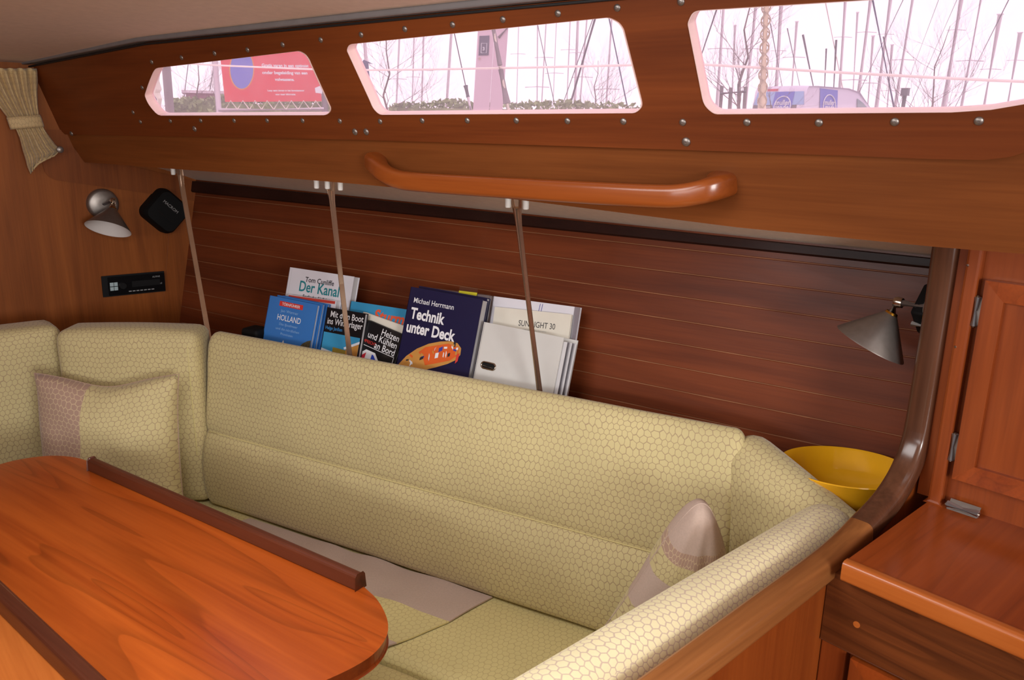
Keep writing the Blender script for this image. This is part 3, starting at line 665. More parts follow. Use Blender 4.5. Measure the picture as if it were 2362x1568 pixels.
# ------------------------------------------------------------------ pillows
def pillow(name, label, o, ux, uz, w_, h_, th, bands, seed=1, sag=0.0, cuts=None, taper=0.0, rnd_=0.0):
    """o bottom centre; bands: list of (end fraction, material) along ux or uz (cuts='z')"""
    o = V(o); ux = V(ux).normalized(); uz = V(uz).normalized(); uy = uz.cross(ux).normalized()   # uy points towards the viewer side
    N = 36; vv = []; fs = []; uv = []; mi = []; ids = {}
    names = []
    for _, m in bands:
        if m not in names: names.append(m)
    def pt(i, j, sd):
        a, b = 2*i/N-1, 2*j/N-1
        k = 1-0.07*(1-abs(b)**1.5) if True else 1
        x = a*(1-0.06*(1-b*b))*(1-taper*(b+1)); z = b*(1-0.06*(1-a*a))
        t = max(0, (1-a**2))**0.45*max(0, (1-b**2))**0.45
        y = sd*th/2*t*(1+0.12*mnoise.noise(V((a*2.2, b*2.2, seed+sd))))
        zz_ = z*h_/2+h_/2-sag*math.exp(-(a/0.5)**2)*max(0, b)
        zz_ -= rnd_*h_*a*a*max(0, b)**2
        return o+ux*(x*w_/2)+uz*zz_+uy*y
    for sd in (1, -1):
        for i in range(N+1):
            for j in range(N+1):
                edge = i in (0, N) or j in (0, N); key = (i, j, 0 if edge else sd)
                if key not in ids: ids[key] = len(vv); vv.append(pt(i, j, sd))
        for i in range(N):
            for j in range(N):
                q = []
                for (a, b) in ((i, j), (i+1, j), (i+1, j+1), (i, j+1)):
                    q.append(ids[(a, b, 0 if (a in (0, N) or b in (0, N)) else sd)])
                fs.append(tuple(q if sd > 0 else reversed(q))); u4 = [(a/N*w_, b/N*h_+(0 if sd > 0 else 3)) for a, b in ((i, j), (i+1, j), (i+1, j+1), (i, j+1))]
                uv.append(u4 if sd > 0 else list(reversed(u4)))
                fr_ = (i+0.5)/N if cuts != 'z' else (j+0.5)/N
                for lim, m in bands:
                    if fr_ <= lim: mi.append(names.index(m)); break
    T = thing(name, label, 'pillow', o)
    # one mesh per cloth panel of the cover
    for k, nm in enumerate(names):
        use = sorted({i for f, m_ in zip(fs, mi) if m_ == k for i in f}); re = {a: b for b, a in enumerate(use)}
        mk({'mauve': 'mauve_band', 'mauve_hex': 'mauve_panel', 'fab': 'khaki_panel', 'fab_seat': 'khaki_panel'}[nm], ([vv[i] for i in use], [tuple(re[i] for i in f) for f, m_ in zip(fs, mi) if m_ == k], [c for c, m_ in zip(uv, mi) if m_ == k]), nm, T, smooth=True, angle=85)
    rim = [ids[(i, 0, 0)] for i in range(N+1)]+[ids[(N, j, 0)] for j in range(1, N+1)]+[ids[(i, N, 0)] for i in range(N-1, -1, -1)]+[ids[(0, j, 0)] for j in range(N-1, 0, -1)]
    mk('piping', tube([vv[i] for i in rim]+[vv[rim[0]]], 0.0009, 6), 'mauve_hex' if cuts != 'z' else 'mauve', T, smooth=True)
    return T
PN = V((d2.y, -d2.x, 0)).normalized(); pp = p0+PN*0.07
tlp, trp = onp(92, 872, pp, PN), onp(410, 868, pp, PN); brp = onp(385, 1130, pp-V((0, 0, 0)), PN)
ux = (trp-tlp).normalized(); up_ = V((0, 0, 1))*math.cos(0.10)-PN*math.sin(0.10)
ux = (ux-up_*ux.dot(up_)).normalized()
wP = (trp-tlp).length
zt = (tlp.z+trp.z)/2
pillow('throw_pillow', 'large square pillow, mauve on one side, khaki on the other, in the forward corner', V(((tlp.x+trp.x)/2, (tlp.y+trp.y)/2, SEAT))+PN*0.045, ux, up_, wP*1.04, (zt-SEAT)*1.04, 0.15, [(0.385, 'mauve_hex'), (1.01, 'fab')], 3, 0.02)
# right pillow: leans in the aft corner, top corner up
ap = onx(1622, 1150, -0.62); bt = onx(1560, 1440, -0.68)
pu = (ap-bt).normalized(); view = ray(1600, 1300).normalized(); pxd = view.cross(pu).normalized(); pyd = pu.cross(pxd)
pxd = (pxd*0.95+pyd*0.3).normalized()
pillow('small_pillow', 'small pillow with mauve tip and stripes wedged behind the end cushion', bt-pu*0.03, pxd, pu, 0.25, (ap-bt).length+0.03, 0.11, [(0.30, 'fab'), (0.56, 'mauve'), (0.70, 'fab'), (0.79, 'mauve_hex'), (1.01, 'mauve')], 8, 0, 'z', 0.42, 0.10)
# ================================================================== partition, curved rail, galley
rp = [onx(x, y, RX) for x, y in ((2188, 560), (2170, 690), (2150, 810), (2122, 975), (2104, 1045), (2078, 1105), (2042, 1160), (1995, 1212), (1915, 1290), (1720, 1440), (1530, 1584))]
rp = [rp[0]+V((0, 0, 0.06))]+rp+[rp[-1]+(rp[-1]-rp[-2]).normalized()*0.25]
sp = smooth_path(rp, 6)
cut = [i for i, p in enumerate(sp) if p.z < onx(2122, 975, RX).z][0]
cut2 = [i for i, p in enumerate(sp) if p.y < onx(1995, 1212, RX).y][0]
T = thing('partition_rail', 'dark curved wooden rail that rises from the partition edge to the deck', 'handrail', V((RX, 0.8, 0.79)))
rr = rrect(0.034, 0.036, 0.010, 5)
upx = lambda i: (1, 0, 0)
mk('rail_upright', sweep(sp[:cut+1], rr, upx), 'rail_v', T, smooth=True); mk('rail_bend', sweep(sp[cut:cut2+1], rr, upx), 'rail_v', T, smooth=True); mk('rail_bar', sweep(sp[cut2:], rr, upx), 'rail_y', T, smooth=True)
zs = [(p.y, p.z) for p in sp]
poly = [V((RX-0.01, y, z)) for y, z in zs if z < 1.16]
poly = [V((RX-0.01, poly[0].y+0.15, 1.17)), V((RX-0.01, poly[0].y, 1.17))]+poly+[V((RX-0.01, poly[-1].y, 0)), V((RX-0.01, 1.3, 0)), V((RX-0.01, 1.37, 0.7))]
mk('partition', prism(poly, (0.018, 0, 0)), 'partition', label='wooden partition panel between the settee and the galley counter', cat='partition')
CZT = 0.82; CY = 0.917
gx0 = RX+0.035; gx1 = 0.55; FY = 1.185
T = thing('galley_counter', 'galley worktop with a pale rounded front edge beside the rail', 'worktop', V((0.1, 1.05, CZT-0.03)))
mk('worktop', box((gx0, CY+0.014, CZT-0.028), (1, 0, 0), (0, 1, 0), (0, 0, 1), gx1-gx0, FY+0.06-CY, 0.028), 'counter', T)
zb_ = ony(1945, 1340, CY).z
mk('front_nosing', sweep([(gx0, CY+0.008, (CZT+zb_)/2), (gx1, CY+0.008, (CZT+zb_)/2)], rrect(0.018, CZT-zb_+0.004, 0.006), lambda i: (0, 0, 1)), 'nosing', T, smooth=True)
hx = onz(2228, 1168, CZT+0.006)
def hinge(parent, c, ax, nrm, L, r=0.0055):
    c = V(c); ax = V(ax).normalized(); nrm = V(nrm).normalized(); side = ax.cross(nrm)
    h = mk('hinge', tube([c-ax*L/2, c+ax*L/2], r, 12), 'hinge', parent, smooth=True)
    mk('hinge_leaf', cbox(c-nrm*r*0.55, L*0.96, r*4.2, 0.0012, ax, side, nrm), 'brushed', h)
    for k in (-1, 1): mk('hinge_pin', tube([c+ax*(L/2-0.0005)*k, c+ax*(L/2+0.002)*k], r*0.6, 10), 'steel', h)
hinge(T, V((hx.x, FY-0.006, CZT+0.006)), (1, 0, 0), (0, -0.7, 0.7), 0.042)
# fascia under the worktop and lower cabinet
FYf = CY+0.022
ftop, fbot = zb_-0.002, ony(1905, 1478, FYf).z
T = thing('galley_cabinet', 'galley base cabinet with a dark fascia board under the worktop', 'cabinet', V((0.08, 1.05, 0)))
fx0 = RX+0.0088
mk('fascia', box((fx0, FYf, fbot), (1, 0, 0), (0, 1, 0), (0, 0, 1), gx1-fx0, 0.02, CZT-0.03-fbot), 'fascia', T, bevel=0.001)
mk('plug', lathe(ony(1976, 1440, FYf), (0, -1, 0), [(0.0045, -0.001), (0.0045, 0.0006), (0, 0.0008)], 16), 'nosing', T, smooth=True)
mk('side', box((fx0, FYf+0.006, 0), (1, 0, 0), (0, 1, 0), (0, 0, 1), 0.035, 0.02, fbot-0.001), 'galley', T, bevel=0.002)
dx0 = ony(1965, 1515, FYf).x; dzt = ony(1965, 1515, FYf).z
mk('body', box((fx0, FYf+0.02, 0), (1, 0, 0), (0, 1, 0), (0, 0, 1), gx1-fx0, 0.03, fbot), 'galley', T)
def door(parent, x0, x1, z0, z1, y, fw_, m, nm='door', th=0.016):
    d = mk(nm, cbox(((x0+x1)/2, y+th*0.75, (z0+z1)/2), x1-x0-fw_*1.2, th*0.5, z1-z0-fw_*1.2), m, parent)
    for (a, b, c, e) in ((x0, x1, z1-fw_, z1), (x0, x1, z0, z0+fw_), (x0, x0+fw_, z0, z1), (x1-fw_, x1, z0, z1)):
        if b-a > e-c: pl_ = [(a, c if c == z0 else e), (b, c if c == z0 else e), (b-fw_, e if c == z0 else c), (a+fw_, e if c == z0 else c)]
        else: pl_ = [(a if a == x0 else b, c), (a if a == x0 else b, e), (b if a == x0 else a, e-fw_), (b if a == x0 else a, c+fw_)]
        mk('door_frame', prism([V((q[0], y+th, q[1])) for q in pl_], (0, -th, 0)), m if b-a <= e-c else 'counter', d)
    return d
door(T, dx0, dx0+0.42, 0.12, dzt, FYf-0.004, 0.034, 'galley')
# upper cabinet with a framed door
T = thing('wall_cabinet', 'galley wall cabinet with a framed wooden door and steel hinges', 'cabinet', V((0.0, FY+0.02, CZT)))
ux0 = RX+0.012
mk('face', box((ux0, FY+0.012, CZT), (1, 0, 0), (0, 1, 0), (0, 0, 1), gx1-ux0, 0.02, 0.42), 'galley', T)
sa, sb = ony(2164, 1165, FY).x, ony(2150, 1165, FY).x
x_s0 = ony(2138, 1170, FY).x; x_s1 = ony(2172, 1165, FY).x
mk('stile', box((x_s0, FY-0.006, CZT), (1, 0, 0), (0, 1, 0), (0, 0, 1), x_s1-x_s0, 0.018, 0.42), 'galley', T, bevel=0.004)
ddx = ony(2195, 1103, FY-0.008).x; ddz0 = ony(2195, 1103, FY-0.008).z; ddz1 = ony(2267, 646, FY-0.008).z
dr = door(T, ddx, ddx+0.36, ddz0, ddz1, FY-0.008, 0.026, 'galley')
for px, py in ((2240, 717), (2193, 1030)):
    c = ony(px, py, FY-0.004); hinge(T, V((ddx-0.007, FY-0.002, c.z)), (0, 0, 1), (0, -1, 0), 0.040, 0.0045)
for px, py in ((2232, 612), (2203, 800)):
    mk('screw', lathe(ony(px, py, FY-0.006), (0, -1, 0), [(0.002, 0), (0.0018, 0.0004), (0, 0.0005)], 10), 'steel', T)
# ------------------------------------------------------------------ yellow bowl
bc = onz(1950, 1078, 0.805); r = 0.104
bp = [(0, 0.0), (0.045, 0.0), (0.048, 0.004), (0.075, 0.014), (0.094, 0.040), (0.104, 0.075), (0.1055, 0.077), (0.104, 0.079), (0.1015, 0.076), (0.091, 0.042), (0.072, 0.018), (0.045, 0.008), (0, 0.007)]
bp = [(a*r/0.104, b*0.86) for a, b in bp]
mk('bowl', lathe(V((bc.x, bc.y, sz+0.006))-V((fh.x, fh.y, 0))*0.006, V((fh.x*0.08, fh.y*0.08, 1)), bp, 64), 'yellow', smooth=True, label='glossy yellow bowl in the corner between cushion and rail', cat='bowl', angle=60)
# ================================================================== table
TZ = 0.69
tpx = [(205, 1066), (170, 1056), (120, 1052), (60, 1058), (0, 1072), (-90, 1105)]
rpx = [(832, 1352), (862, 1380), (880, 1408), (890, 1440), (884, 1472), (855, 1508), (800, 1542), (715, 1580)]
a_ = smooth_path([onz(*p, TZ) for p in tpx], 4); b_ = smooth_path([onz(*p, TZ) for p in rpx], 5)
f2a, f2b = onz(0, 1385, TZ), onz(188, 1568, TZ); fd = (f2b-f2a).normalized()
p_in0 = f2a-fd*0.45; p_in1 = f2b+fd*0.07
poly = [p for p in reversed(a_)][0:]  # from inboard-forward round to the fiddle
poly = [p_in0]+list(reversed(a_))+b_+[b_[-1]+(p_in1-b_[-1])*0.5+V((0.02, -0.01, 0)), p_in1]
T = thing('saloon_table', 'cherry wood drop leaf table with dark raised edge strips', 'table', V((-1.2, 0.3, 0)))
mk('table_leaf', prism(poly, (0, 0, -0.022)), 'table', T, bevel=0.003)
fa_, fb_ = onz(214, 1082, TZ), onz(832, 1357, TZ)
dd = (fb_-fa_).normalized(); sd = V((-dd.y, dd.x, 0))
trap = [(-0.010, 0), (0.010, 0), (0.008, 0.020), (0.005, 0.024), (-0.005, 0.024), (-0.008, 0.020)]
mk('fiddle', sweep([fa_, fb_], [(-x, z) for x, z in trap], lambda i: (0, 0, 1)), 'fiddle', T, bevel=0.002)
mk('centre_fiddle', sweep([f2a-fd*0.40, f2b+fd*0.06], [(-x*1.3, z*1.0) for x, z in trap], lambda i: (0, 0, 1)), 'fiddle', T, bevel=0.002)
sI = V((fd.y, -fd.x, 0))
mk('inner_leaf', prism([f2a-fd*0.45+sI*0.012, f2b+fd*0.07+sI*0.012, f2b+fd*0.07+sI*0.42, f2a-fd*0.45+sI*0.42], (0, 0, -0.022)), 'nosing', T, bevel=0.003)
mc = (f2a+f2b)/2-fd*0.15
mk('pedestal', box(mc-fd*0.28-sI*0.05+V((0, 0, -TZ)), fd, sI, (0, 0, 1), 0.56, 0.10, TZ-0.022), 'partition', T, bevel=0.004)
# ================================================================== poles
def pole(topx, botx, caps, label):
    t = onp(*topx, LPo-NIN*0.045, NIN); bq = onp(*botx, L0+NO*0.046, NO)
    d = (bq-t).normalized(); bottom = bq+d*((bq.z-sz)/-d.z if d.z else 0)
    bottom = t+d*((0.806-t.z)/d.z)
    T = thing('shelf_pole', label, 'pole', bottom)
    mk('rod', tube([t+d*0.01, bottom], 0.0062, 14), 'rod', T, smooth=True)
    fl = t-d*0.02
    for k in (-1, 1): mk('strut', tube([fl+DP*0.012*k+V((0, 0, 0.005)), t+d*0.055], [0.0035, 0.0045], 10), 'rod', T, smooth=True)
    fz = t.z+0.022
    mk('flange', cbox((t.x, t.y, fz), 0.06, 0.022, 0.004, DP, NIN, (0, 0, 1)), 'steel', T)
    mk('foot', lathe(bottom, (0, 0, 1), [(0, 0.004), (0.012, 0.004), (0.013, 0), (0, 0)], 16), 'steel', T)
    for px, py in caps:
        q = onp(px, py, LPo-NIN*0.04, NIN)
        mk('cap_nut', lathe(q+V((0, 0, 0.010)), (0, 0, -1), [(0.0062, -0.004), (0.0062, 0.004), (0.0056, 0.0042), (0.0054, 0.018), (0.0045, 0.0195), (0, 0.02)], 14), 'white', T, smooth=True)
    return T
pole((414, 395), (478, 757), [(399, 394)], 'steel shelf pole beside the black loudspeaker')
pole((762, 428), (806, 815), [(730, 424), (755, 425), (785, 428)], 'steel shelf pole in front of the white and the black paperback')
pole((1190, 466), (1245, 905), [(1172, 466), (1213, 470)], 'steel shelf pole in front of the white ring binder')
# ================================================================== lamps
def lamp(name, label, basec, basen, armend, tip, sdir, rad, hgt, extra=None, bs=1.0, ar=0.0066):
    basec, basen, armend, tip = V(basec), V(basen).normalized(), V(armend), V(tip); sdir = V(sdir).normalized()
    T = thing(name, label, 'lamp', basec)
    mk('base', lathe(basec, basen, [(0.042*bs, 0), (0.042*bs, 0.008), (0.039*bs, 0.013), (0.034*bs, 0.016), (0.012*bs, 0.018), (0, 0.018)], 36), 'brushed', T, smooth=True)
    mk('arm', tube([basec+basen*0.01, armend], ar, 14), 'hinge', T, smooth=True)
    mk('joint', lathe(armend, (armend-basec).normalized(), [(0, 0.004), (ar, 0.003), (ar*1.15, -0.002), (ar, -0.009), (0, -0.009)], 18), 'steel', T, smooth=True)
    mk('socket', tube([armend+sdir*-0.002, tip+sdir*0.004], [0.0055, 0.0085], 16), 'steel', T, smooth=True)
    sh_ = mk('shade', lathe(tip, sdir, [(0.008, 0), (0.0095, 0.001), (rad, hgt), (rad*1.01, hgt+0.0015)], 48), 'brushed', T, smooth=True)
    mk('shade_lining', lathe(tip, sdir, [(rad*1.005, hgt+0.0015), (rad*0.97, hgt), (0.007, 0.003), (0, 0.003)], 48), 'lampwhite', sh_, smooth=True)
    mk('collar', lathe(tip, sdir, [(0.0090, -0.0015), (0.0096, 0), (0.0102, 0.0018), (0.009, 0.0025)], 24), 'brass', T, smooth=True)
    if extra: extra(T)
lc = onx(236, 470, XB)
le = onx(262, 462, XB+0.075)
lt = onx(260, 480, XB+0.075)
sdr = ((onx(250, 525, XB+0.075)-lt).normalized()-ray(250, 500).normalized()*0.36).normalized()
lamp('wall_lamp', 'brushed steel cone lamp on the forward bulkhead above the radio', lc, (1, 0, 0), le, lt, sdr, 0.058, 0.060)
ly = 1.235
rb = V((RX-0.012, ly, ony(2140, 708, ly).z)); re_ = ony(2068, 697, ly); rtip = ony(2057, 722, ly-0.005)
sdr2 = ((ony(2012, 787, ly-0.005)-rtip).normalized()-ray(2030, 750).normalized()*0.24).normalized()
def sw(T):
    q = ony(2122, 750, ly); mk('switch', tube([V((RX-0.012, ly, q.z)), V((q.x-0.012, ly, q.z))], 0.0042, 12), 'white', T, smooth=True)
lamp('reading_lamp', 'brushed steel cone lamp on an arm from the curved rail post', rb, (-1, 0, 0), re_, rtip, sdr2, 0.055, 0.056, sw, 0.45, 0.0076)
# ================================================================== speakers
def speaker(name, label, c, n, sx, r, dep, print_=True, twist=45):
    c = V(c); n = V(n).normalized(); uu = V((0, 1, 0)) if abs(n.x) > 0.5 else V((1, 0, 0)); a = math.radians(twist)
    vz = V((0, 0, 1)); u_ = uu*math.cos(a)+vz*math.sin(a); v_ = -uu*math.sin(a)+vz*math.cos(a)
    T = thing(name, label, 'speaker', c)
    def ring(s, d, rr_): return [c+u_*x+v_*y+n*d for x, y in rrect(s, s, rr_, 6)]
    rings = [ring(sx, 0, r), ring(sx, dep*0.55, r), ring(sx*0.97, dep*0.8, r), ring(sx*0.86, dep, r*0.8)]
    vs_ = sum(rings, []); k = len(rings[0]); fs_ = [(i*k+j, i*k+(j+1) % k, (i+1)*k+(j+1) % k, (i+1)*k+j) for i in range(3) for j in range(k)]+[tuple(range(k)), tuple(3*k+j for j in range(k))]
    mk('housing', (vs_, fs_), 'black_soft', T, smooth=True, angle=30)
    if print_:
        mk('ridge', cbox(c-u_*sx*0.16+n*(dep+0.001), 0.0016, sx*0.60, 0.003, u_, v_, n), 'glossblack', T)
        text('MACROM', c+v_*0.030+u_*0.012+n*dep, -v_, u_, 0.012, 'print_grey', T, 'lettering')
sc_ = onx(374, 485, XB)
speaker('speaker', 'black loudspeaker box set diagonally on the forward bulkhead', sc_, (1, 0, 0), 0.106, 0.024, 0.05)
speaker('side_speaker', 'black loudspeaker box mostly hidden behind the curved rail post', (RX-0.012, 1.262, ony(2130, 712, 1.262).z), (-1, 0, 0), 0.062, 0.004, 0.034, False, 45)
# ================================================================== radio
rc = [onx(x, y, XB) for x, y in ((232, 637), (374, 626), (378, 668), (238, 683))]
ru = ((rc[1]-rc[0])+(rc[2]-rc[3])).normalized(); rv = V((1, 0, 0)).cross(ru).normalized(); ro = (rc[0]+rc[1]+rc[2]+rc[3])/4
rw, rh = ((rc[1]-rc[0]).length+(rc[2]-rc[3]).length)/2, ((rc[0]-rc[3]).length+(rc[1]-rc[2]).length)/2
T = thing('car_radio', 'black car radio set into the forward bulkhead', 'radio', ro)
nx = V((1, 0, 0))
mk('bezel', cbox(ro+nx*0.004, rw, rh, 0.012, ru, rv, nx), 'black', T, bevel=0.002)
mk('faceplate', cbox(ro+nx*0.013+ru*0.006, rw*0.90, rh*0.86, 0.010, ru, rv, nx), 'glossblack', T, bevel=0.002)
def rpt(a, b): return ro+ru*(a*rw)+rv*(b*rh)+nx*0.0182
for a in (-0.375, -0.31):
    for b in (0.10, -0.12): mk('button', cbox(rpt(a, b), rw*0.052, rh*0.17, 0.002, ru, rv, nx), 'btn', T, bevel=0.0005)
mk('dial', lathe(rpt(-0.20, -0.02), nx, [(rh*0.19, 0), (rh*0.19, 0.003), (rh*0.16, 0.0045), (0, 0.0045)], 24), 'black', T, smooth=True)
mk('display', cbox(rpt(0.18, 0.02), rw*0.46, rh*0.30, 0.001, ru, rv, nx), 'black', T)
for k in range(7): mk('key', cbox(rpt(-0.09+k*0.062, -0.33), rw*0.045, rh*0.05, 0.001, ru, rv, nx), 'print_grey', T)
text('ALPINE', rpt(0.29, 0.27), ru, rv, rh*0.12, 'print_grey', T, 'lettering')
text('cd', rpt(0.40, -0.1), ru, rv, rh*0.14, 'print_grey', T, 'lettering')
# ================================================================== curtain
def curtain():
    rows = [(158, -60, 86, 0), (166, -58, 87, 1), (185, -48, 88, 1), (215, -28, 87, 1), (245, -4, 88, 0.9), (268, 14, 91, 0.7), (282, 24, 96, 0.5), (298, 36, 103, 0.5), (315, 45, 112, 0.8), (340, 52, 128, 1), (356, 58, 142, 1), (372, 63, 128, 1), (384, 70, 92, 0.9)]
    NJ = 60; vv = []; ff = []; uv = []
    for i, (y, xl_, xr_, am) in enumerate(rows):
        for j in range(NJ+1):
            t = j/NJ; px = xl_+(xr_-xl_)*t
            ysh = 0
            if i >= 10: ysh = -(t-0.0)*0
            dpt = 0.036+am*0.012*math.sin(t*2*math.pi*6.5+0.4*math.sin(i*0.9))+0.012*math.sin(math.pi*t)
            py = y+(0 if i < 8 else -(t-0.5)*(i-7)*7)
            vv.append(onx(px, py, XB+dpt))
    for i in range(len(rows)-1):
        for j in range(NJ):
            ff.append((i*(NJ+1)+j, i*(NJ+1)+j+1, (i+1)*(NJ+1)+j+1, (i+1)*(NJ+1)+j)); uv.append([(j/NJ*0.5, i*0.03), ((j+1)/NJ*0.5, i*0.03), ((j+1)/NJ*0.5, (i+1)*0.03), (j/NJ*0.5, (i+1)*0.03)])
    T = thing('curtain', 'khaki curtain gathered by a band in the upper forward corner', 'curtain', onx(60, 384, XB+0.03))
    o = mk('cloth', (vv, ff, uv), 'curtain', T, smooth=True, angle=80)
    md = o.modifiers.new('solid', 'SOLIDIFY'); md.thickness = 0.002
    bl, br = onx(14, 279, XB+0.05), onx(100, 279, XB+0.05); vv = []; ff = []; uv = []
    NJ = 24
    for k, (dy) in enumerate((-13, -6, 2, 9, 15)):
        for j in range(NJ+1):
            t = j/NJ; vv.append(onx(14+(dy+13)*0.35+(98+(dy)*0.35-14-(dy+13)*0.35)*t, 284+dy-t*7, XB+0.050+0.016*math.sin(math.pi*t)**0.6+0.003*math.sin(math.pi*k/4)))
    for i in range(4):
        for j in range(NJ): ff.append((i*(NJ+1)+j, i*(NJ+1)+j+1, (i+1)*(NJ+1)+j+1, (i+1)*(NJ+1)+j)); uv.append([(j/NJ*0.15, i*0.01), ((j+1)/NJ*0.15, i*0.01), ((j+1)/NJ*0.15, i*0.01+0.01), (j/NJ*0.15, i*0.01+0.01)])
    o = mk('tie_band', (vv, ff, uv), 'curtain', T, smooth=True, angle=80)
    md = o.modifiers.new('solid', 'SOLIDIFY'); md.thickness = 0.002
    mk('press_stud', lathe(onx(139, 345, XB+0.055), (1, 0, 0), [(0.0085, -0.003), (0.0085, 0.001), (0.006, 0.003), (0, 0.0035)], 18), 'brushed', T, smooth=True)
curtain()
# ================================================================== books
BL = math.radians(17)
def bplane(off, lean=BL):
    """plane parallel to the backrest, standing on the shelf, leaning back"""
    p = B0+NO*off; p = V((p.x, p.y, sz)); n = (-NO*math.cos(lean)+V((0, 0, 1))*math.sin(lean)); return p, n
def book(name, label, off, TL, TR, th, mcov, mpage='paper', lean=BL, cat='book', spine=True, pages=True, bottom=None):
    p, n = bplane(off, lean); a = onp(*TL, p, n); b = onp(*TR, p, n); u_ = (b-a).normalized(); W_ = (b-a).length; v_ = n.cross(u_).normalized()
    # height down to the shelf
    H_ = (a.z-sz)/v_.z; H2 = (b.z-sz)/v_.z; H_ = min(H_, H2)-0.0006
    T = thing(name, label, cat, a-v_*H_+u_*W_/2)
    o = a-v_*H_; back_ = -n
    if pages:
        mk('cover', join(box(o, u_, v_, back_, W_, H_, 0.0015), box(o+back_*(th-0.0015), u_, v_, back_, W_, H_, 0.0015), box(o, u_, v_, back_, 0.0015, H_, th)), mcov, T)
        mk('pages', box(o+u_*0.0015+v_*0.003+back_*0.0017, u_, v_, back_, W_-0.004, H_-0.005, th-0.0034), mpage, T)
    else: mk('cover', box(o, u_, v_, back_, W_, H_, th), mcov, T, bevel=0.0006)
    def at(fu, dv, lift=0.0): return a+u_*(fu*W_)-v_*dv+n*lift     # fraction across, metres down from the top
    return T, at, u_, v_, n, W_, H_
def fillp(T, at, pts, m, name, n, lift=0.0003):
    q = [at(x, y)+n*lift for x, y in pts]; mk(name, (q, [tuple(range(len(q)))]), m, T)
# white hardcover, back row
T, at, u_, v_, n, W_, H_ = book('hardcover_book', 'tall white hardcover book with teal title, rear of the left group', 0.164, (669, 616), (817, 638), 0.022, 'white_cover')
text('Tom Cunliffe', at(0.50, 0.030), u_, v_, 0.0175, 'txt_k', T, align='CENTER', bold=0.012)
text('Der Kanal', at(0.51, 0.055), u_, v_, 0.037, 'txt_teal', T, align='CENTER', bold=0.016, sx=0.86)
text('Englische Südküste:', at(0.51, 0.071), u_, v_, 0.0125, 'txt_k', T, align='CENTER', bold=0.012)
text('Romantische Buchten', at(0.48, 0.084), u_, v_, 0.0125, 'txt_k', T, align='CENTER', bold=0.012)
fillp(T, at, [(0.035, 0.004), (0.043, 0.004), (0.043, 0.2), (0.035, 0.2)], 'greywhite', 'hinge_groove', n)
# third and second pilot book behind the front one
T, at, u_, v_, n, W_, H_ = book('pilot_book', 'white pilot book with a red top strip behind the blue ones', 0.141, (664, 679), (776, 694), 0.018, 'white_cover')
fillp(T, at, [(0.02, 0.001), (0.98, 0.001), (0.98, 0.008), (0.02, 0.008)], 'red_cover', 'red_strip', n)
fillp(T, at, [(0.80, 0.010), (0.9, 0.010), (0.9, 0.2), (0.80, 0.2)], 'bl_cover', 'blue_strip', n)
book('pilot_book', 'blue pilot book, third from the front of the blue ones', 0.128, (653, 681), (757, 701), 0.009, 'bl_cover')
book('pilot_book', 'blue pilot book directly behind the one with the lighthouse', 0.115, (640, 680), (745, 701), 0.009, 'bl_cover')
T, at, u_, v_, n, W_, H_ = book('pilot_book', 'blue pilot book with lighthouse cover, in front of the other pilot books', 0.101, (623, 681), (733, 703), 0.010, 'bl_cover')
fillp(T, at, [(0.23, 0.008), (0.72, 0.008), (0.72, 0.020), (0.23, 0.020)], 'txt_red', 'red_label', n)
text('TÖRNFÜHRER', at(0.475, 0.0175), u_, v_, 0.0095, 'txt_w', T, align='CENTER', lift=0.0007, bold=0.01, sx=0.95)
text('Jan Werner', at(0.47, 0.034), u_, v_, 0.0095, 'txt_pale', T, align='CENTER', sx=1.25)
text('HOLLAND', at(0.48, 0.054), u_, v_, 0.020, 'txt_w', T, align='CENTER', sx=0.82, bold=0.005)
for k, s_ in enumerate(('Das IJsselmeer', 'und die nördlichen', 'Provinzen')): text(s_, at(0.49, 0.066+k*0.0115), u_, v_, 0.0085, 'txt_pale', T, align='CENTER', sx=1.2)
fillp(T, at, [(0.42, 0.112), (0.43, 0.104), (0.445, 0.100), (0.46, 0.104), (0.47, 0.112), (0.475, 0.16), (0.415, 0.16)], 'greywhite', 'lighthouse', n)
fillp(T, at, [(0.425, 0.109), (0.465, 0.109), (0.47, 0.117), (0.42, 0.117)], 'txt_k', 'lighthouse_band', n, 0.0006)
fillp(T, at, [(0.71, 0.16), (0.73, 0.12), (0.78, 0.108), (0.84, 0.098), (0.92, 0.090), (0.995, 0.086), (0.995, 0.16)], 'tree_print', 'printed_tree', n)
# black paperbacks
T, at, u_, v_, n, W_, H_ = book('paperback', 'black paperback with white title over a snowy shed', 0.104, (755, 708), (843, 723), 0.012, 'black_cover')
text('Mit dem Boot', at(0.98, 0.021), u_, v_, 0.0208, 'txt_w', T, align='RIGHT', sx=0.84, bold=0.008)
text('ins Winterlager', at(0.98, 0.038), u_, v_, 0.0208, 'txt_w', T, align='RIGHT', sx=0.80, bold=0.008)
text('Helge Janßen', at(0.04, 0.051), u_, v_, 0.0115, 'txt_cyan', T, sx=0.85, bold=0.006)
fillp(T, at, [(0.02, 0.058), (0.97, 0.058), (0.97, 0.118), (0.02, 0.118)], 'cyan_cover', 'photo_sky', n)
fillp(T, at, [(0.02, 0.096), (0.25, 0.100), (0.5, 0.104), (0.97, 0.1), (0.97, 0.118), (0.02, 0.118)], 'snow', 'photo_snow', n, 0.0005)
fillp(T, at, [(0.32, 0.090), (0.66, 0.092), (0.66, 0.110), (0.32, 0.108)], 'olive', 'photo_boats', n, 0.0007)
fillp(T, at, [(0.66, 0.088), (0.97, 0.070), (0.97, 0.112), (0.66, 0.112)], 'ochre', 'photo_shed', n, 0.0008)
fillp(T, at, [(0.60, 0.086), (0.98, 0.066), (0.98, 0.072), (0.62, 0.091)], 'snow', 'photo_roof', n, 0.0010)
